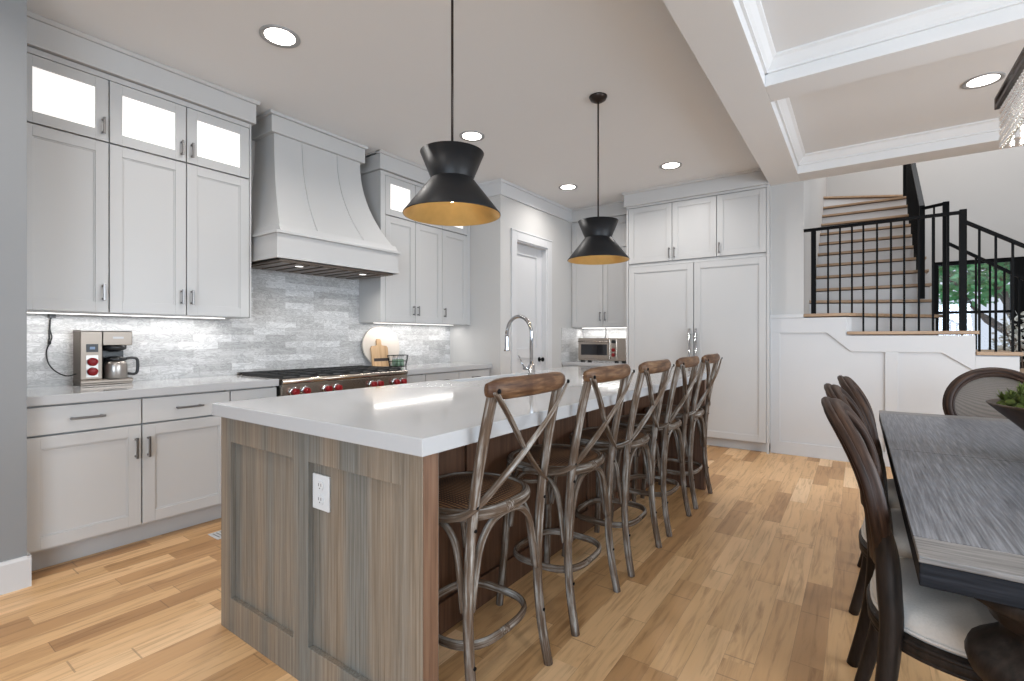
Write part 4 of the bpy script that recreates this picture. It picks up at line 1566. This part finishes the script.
for i in range(1, 8):
    x = -hx + 0.022 + i * (2 * hx - 0.044) / 8
    spots += [(x, -hy + 0.022), (x, hy - 0.022)]
proto = None
for x, y in spots:
    if proto is None:
        m = MB()
        z = zb - 0.006
        for k in range(6):
            m.lathe([(0.002, z), (0.0105, z - 0.006), (0.0105, z - 0.024), (0.002, z - 0.031)], (0, 0, 0), 6, smooth=False)
            z -= 0.031
        proto = m.build('crystal_strand', 'crystal', ch)
        o = proto
    else:
        o = proto.copy()
        COL.objects.link(o)
        o.parent = ch
    o.location = (x, y, 0)
for y in (-0.36, -0.12, 0.12, 0.36):
    m = MB(); m.ball((0, y, 2.185), 0.020, 8); m.build('bulb', 'bulb_white', ch)
    m = MB(); m.lathe([(0.012, 2.20), (0.012, zt - 0.01)], (0, y, 0), 12); m.build('lamp_holder', 'bronze', ch)
l = bpy.data.lights.new('chandelier_light', 'POINT'); l.energy = 6; l.color = (1, 0.94, 0.86); l.shadow_soft_size = 0.06
lo = bpy.data.objects.new('chandelier_light', l); COL.objects.link(lo); lo.location = (0.64, 2.54, 2.15)

# ---------------------------------------------------------------- coffee maker
# local frame: x along the counter, front faces -y
cf = thing('coffee_maker', 'stainless drip coffee maker with two red dials on the left counter', 'coffee maker', (-3.868, 0.907, 0.914), ROT)
w, d = 0.262, 0.150
m = MB(); m.box(0.0, w, 0.0, d - 0.004, 0.012, 0.035); m.box(0.0, w, 0.0, d - 0.004, 0.0, 0.012)
m.box(-0.002, w + 0.002, -0.012, d - 0.004, 0.012, 0.030); m.build('base', 'steel', cf, 0.003)
m = MB(); m.box(0.0, 0.108, 0.0, d - 0.004, 0.035, 0.335); m.build('tower', 'steel', cf, 0.004)
m = MB(); m.box(0.109, w, -0.002, d - 0.004, 0.245, 0.335); m.build('brew_head', 'steel', cf, 0.004)
m = MB(); m.box(-0.001, w + 0.001, -0.003, d - 0.004, 0.3355, 0.342); m.build('lid', 'steel_grey', cf, 0.002)
m = MB(); m.box(0.109, 0.235, 0.07, d - 0.006, 0.035, 0.245); m.build('back_plate', 'black_plastic', cf)
m = MB(); m.lathe([(0.025, 0.205), (0.06, 0.22), (0.062, 0.245)], (0.178, 0.035, 0), 20); m.build('filter_basket', 'black_plastic', cf)
m = MB(); m.box(0.028, 0.086, -0.003, 0.001, 0.205, 0.255); m.build('display', 'black_plastic', cf)
MB().box(0.045, 0.07, -0.0036, -0.003, 0.222, 0.238).build('clock_digits', 'screen_blue', cf)
m = MB(); m.box(0.028, 0.086, -0.0025, 0.001, 0.05, 0.185); m.build('dial_plate', 'steel_grey', cf)
for z in (0.145, 0.085):
    k = MB().lathe([(0.026, 0.0), (0.025, 0.018), (0.018, 0.022), (0.001, 0.022)], (0, 0, 0), 22, axis='Y')
    k.v = [(a + 0.057, -0.0025 - b, c_ + z) for a, b, c_ in k.v]
    k.build('dial', 'red_knob', cf)
m = MB(); m.box(0.16, 0.215, -0.0035, -0.001, 0.288, 0.300); m.build('badge', 'pewter', cf)
# cord up to the outlet under the cabinet
pts = [(-3.935, 0.905, 0.985), (-3.95, 0.862, 0.975), (-3.965, 0.815, 1.005), (-3.985, 0.785, 1.06), (-4.0, 0.782, 1.13), (-4.005, 0.800, 1.185), (-4.005, 0.806, 1.215), (-4.004, 0.795, 1.275), (-4.003, 0.803, 1.335)]
loc = []
for (X_, Y_, Z_) in pts:
    loc.append((Y_ - 0.907, -(X_ + 3.868), Z_ - 0.914))
m = MB(); m.sweep(smooth_path(loc, 6), 0.0035, n=8); m.box(-0.115, -0.085, 0.125, 0.142, 0.415, 0.436)
m.sweep(smooth_path([(-0.108, 0.135, 0.40), (-0.112, 0.135, 0.33), (-0.112, 0.135, 0.27)], 5), 0.0045, n=8)
m.sweep([(-0.112, 0.135, 0.285), (-0.112, 0.135, 0.255)], 0.008, n=8)
m.build('power_cord', 'black_plastic', cf)
ca = thing('coffee_carafe', 'steel coffee carafe with a black handle standing in the coffee maker', 'carafe', (-3.868 - 0.012, 0.907 + 0.178, 0.914 + 0.035), ROT)
MB().lathe([(0.056, 0.0), (0.060, 0.006), (0.060, 0.085), (0.052, 0.105), (0.045, 0.112)], (0, 0, 0), 28).build('jug', 'steel_grey', ca)
MB().lathe([(0.047, 0.112), (0.050, 0.120), (0.046, 0.134), (0.02, 0.140), (0.001, 0.140)], (0, 0, 0), 28).build('lid', 'black_plastic', ca)
m = MB(); m.sweep(smooth_path([(0.045, 0, 0.122), (0.09, 0, 0.128), (0.115, 0, 0.112), (0.114, 0, 0.04), (0.095, 0, 0.022), (0.058, 0, 0.03)], 5), 0.009, 0.011, n=10, up=(0, 1, 0)); m.build('handle', 'black_plastic', ca)

# ---------------------------------------------------------------- toaster oven
to = thing('toaster_oven', 'stainless toaster oven with red dials on the nook counter', 'toaster oven', (-3.07, 5.86, 0.885), 0)
W = 0.68
m = MB(); m.box(0, W, 0.0, 0.36, 0.022, 0.315); m.build('oven_body', 'range_steel', to, 0.006)
m = MB(); m.box(0.012, 0.465, -0.022, -0.001, 0.045, 0.30); m.build('oven_door', 'range_steel', to, 0.004)
m = MB(); m.box(0.055, 0.425, -0.026, -0.022, 0.095, 0.235); m.build('door_window', 'dark_glass', to)
m = MB(); m.lathe([(0.009, 0.03), (0.009, 0.45)], (0, -0.058, 0.272), 12, axis='X'); m.box(0.04, 0.055, -0.058, -0.022, 0.265, 0.279); m.box(0.425, 0.44, -0.058, -0.022, 0.265, 0.279); m.build('handle', 'range_steel', to)
m = MB(); m.box(0.475, 0.55, -0.014, -0.001, 0.045, 0.30); m.build('control_panel', 'range_steel', to, 0.002)
MB().box(0.485, 0.54, -0.016, -0.014, 0.25, 0.288).build('display', 'black_plastic', to)
for z in (0.165, 0.100):
    k = MB().lathe([(0.024, 0.0), (0.023, 0.02), (0.001, 0.022)], (0, 0, 0), 20, axis='Y')
    k.v = [(a + 0.512, -0.014 - b, c_ + z) for a, b, c_ in k.v]
    k.build('dial', 'red_knob', to)
for x in (0.05, 0.15, 0.53, 0.63):
    MB().box(x - 0.02, x + 0.02, 0.02, 0.06, 0.0, 0.022).build('foot', 'black_plastic', to)
m = MB(); m.sweep(smooth_path([(0.25, 0.30, 0.315), (0.245, 0.34, 0.36), (0.235, 0.36, 0.42), (0.225, 0.37, 0.455)], 5), 0.006, n=8); m.build('power_cord', 'black_plastic', to)

# ---------------------------------------------------------------- boards and basket beside the range


def lean(o, y, x_wall=XL + 0.012, z=0.914, a=8):
    o.location = (x_wall, y, z)


b1 = MB()
prof = []
n = 40
for i in range(n):
    a = 2 * pi * i / n
    prof.append((0.235 * cos(a), 0.205 + 0.205 * sin(a)))
b1.prism(prof, 'X', -0.009, 0.009)
o = b1.build('serving_board', 'marble_white', None, 0.004)
tag(o, 'large pale round serving board leaning on the backsplash beside the range', 'board')
o.location = (-3.948, 3.30, 0.916)
o.rotation_euler = (0, R(-8), 0)
b2 = MB()
pts = [(-0.10, 0), (0.10, 0), (0.105, 0.02), (0.105, 0.19), (0.09, 0.21), (0.035, 0.215), (0.028, 0.225), (0.030, 0.262), (0.018, 0.28), (-0.018, 0.28), (-0.030, 0.262), (-0.028, 0.225), (-0.035, 0.215), (-0.09, 0.21), (-0.105, 0.19), (-0.105, 0.02)]
b2.prism(pts, 'X', -0.009, 0.009)
cb = thing('cutting_board', 'small wooden cutting board with a handle leaning on the round board', 'board', (-3.915, 3.243, 0.916))
cb.rotation_euler = (0, R(-8.5), 0)
b2.build('board', 'board_wood', cb, 0.003)
MB().box(0.0092, 0.0115, -0.085, 0.105, 0.055, 0.085).build('dark_band', 'band_dark', cb)
bk = thing('wire_basket', 'small dark wire basket of jars beside the wooden cutting board', 'basket', (-3.825, 3.385, 0.914))
m = MB()
lo_, hi_ = 0.055, 0.150
for z, hx_, hy_ in ((0.004, 0.055, 0.080), (0.055, 0.058, 0.090), (0.115, 0.063, 0.102)):
    m.sweep(superloop(hx_, hy_, z, 5, 28), 0.0028, n=6, closed=True)
m.build('rim', 'black_metal', bk)
m = MB()
for i in range(22):
    a = 2 * pi * i / 22
    P0 = superloop(0.055, 0.080, 0.004, 5, 22)[i]
    P1 = superloop(0.063, 0.102, 0.115, 5, 22)[i]
    m.sweep([P0, P1], 0.0018, n=5, up=(0.3, 0.2, 0.1))
m.box(-0.05, 0.05, -0.075, 0.075, 0.0, 0.004)
m.build('wires', 'black_metal', bk)
jl = ['small green jar in the wire basket, beside the cutting board', 'small green jar in the middle of the wire basket', 'small green jar in the wire basket, on the pantry side']
j0 = None
for i, (yy, lab) in enumerate(zip((-0.05, 0.0, 0.05), jl)):
    if j0 is None:
        j0 = thing('glass_jar', lab, 'jar', (-3.825, 3.385 + yy, 0.919), 0, 'jars in the wire basket')
        MB().lathe([(0.020, 0.0), (0.022, 0.004), (0.022, 0.06), (0.015, 0.07)], (0, 0, 0), 18).build('jar', 'jar_green', j0)
        MB().lathe([(0.017, 0.07), (0.017, 0.085), (0.001, 0.086)], (0, 0, 0), 18).build('lid', 'white_plastic', j0)
    else:
        dup(j0, (-3.825, 3.385 + yy, 0.919), 0, lab)

# ---------------------------------------------------------------- entry plant and the outdoors
random.seed(11)


def leaf_cloud(m, c, rad, n, size, zs=1.0):
    for i in range(n):
        while True:
            q = V((random.uniform(-1, 1), random.uniform(-1, 1), random.uniform(-1, 1)))
            if q.length <= 1:
                break
        p_ = V(c) + V((q.x * rad, q.y * rad, q.z * rad * zs))
        d_ = V((random.gauss(0, 1), random.gauss(0, 1), random.gauss(0, 0.6))).normalized()
        s_ = d_.cross(V((random.gauss(0, 1), random.gauss(0, 1), random.gauss(0, 1)))).normalized()
        l = size * random.uniform(0.7, 1.3)
        m.add([p_ - d_ * l, p_ - s_ * l * 0.45, p_ + d_ * l, p_ + s_ * l * 0.45], [(0, 1, 2, 3)])


pt = thing('potted_plant', 'pale-leaved potted plant beside the dark entry door frame', 'plant', (1.86, 9.55, 0))
MB().lathe([(0.12, 0), (0.15, 0.02), (0.19, 0.38), (0.20, 0.40), (0.18, 0.40), (0.17, 0.36), (0.001, 0.36)], (0, 0, 0), 28).build('pot', 'pot_clay', pt)
m = MB()
for i in range(6):
    a = i * pi / 3
    m.sweep(smooth_path([(0.02 * cos(a), 0.02 * sin(a), 0.36), (0.07 * cos(a), 0.07 * sin(a), 0.8), (0.2 * cos(a), 0.2 * sin(a), 1.35)], 4), [0.012] * 4 + [0.009] * 4 + [0.005], n=6, up=(0.1, 0.2, 1))
m.build('stem', 'bark', pt)
m = MB(); leaf_cloud(m, (0.02, 0, 1.22), 0.34, 420, 0.040, 1.1); m.build('foliage', 'leaf_pale', pt, kind='stuff')

struct('ground_outside', MB().box(-8, 14, 10.36, 34, -0.12, -0.02), 'paving')
tre = thing('garden_tree', 'leafy green tree seen through the entry window', 'tree', (2.75, 14.5, -0.02))
m = MB()
m.sweep(smooth_path([(0, 0, 0), (0.05, 0, 0.8), (0.0, 0, 1.5), (-0.3, 0, 2.3), (-0.4, 0, 3.2)], 5), [0.16] * 6 + [0.12] * 7 + [0.08] * 8, n=10, up=(0, 1, 0))
m.sweep(smooth_path([(0.0, 0, 1.4), (0.5, 0.1, 2.0), (0.9, 0.2, 2.9)], 5), [0.09] * 5 + [0.05] * 6, n=8, up=(0, 1, 0))
m.sweep(smooth_path([(0.0, 0, 1.2), (-0.6, 0.1, 1.75), (-1.1, 0.2, 2.6)], 5), [0.08] * 5 + [0.04] * 6, n=8, up=(0, 1, 0))
m.build('trunk', 'bark', tre)
m = MB()
for c_ in ((-0.9, 0, 2.6), (0.2, 0.2, 2.75), (1.1, 0, 2.7), (-0.3, 0.5, 3.4), (0.8, 0.4, 3.5), (-1.6, 0.4, 2.9)):
    leaf_cloud(m, c_, 0.95, 900, 0.10, 0.8)
m.build('foliage', 'leaf_green', tre, kind='stuff')
tr2 = thing('garden_shrub', 'pale sunlit shrub outside below the tree', 'shrub', (3.6, 17.5, -0.02))
m = MB(); leaf_cloud(m, (0, 0, 0.75), 0.9, 500, 0.10, 0.8); m.build('foliage', 'leaf_pale', tr2, kind='stuff')
m = MB(); m.sweep([(0, 0, 0), (0.0, 0.02, 0.8)], 0.05, n=8, up=(0, 1, 0)); m.build('stem', 'bark', tr2)
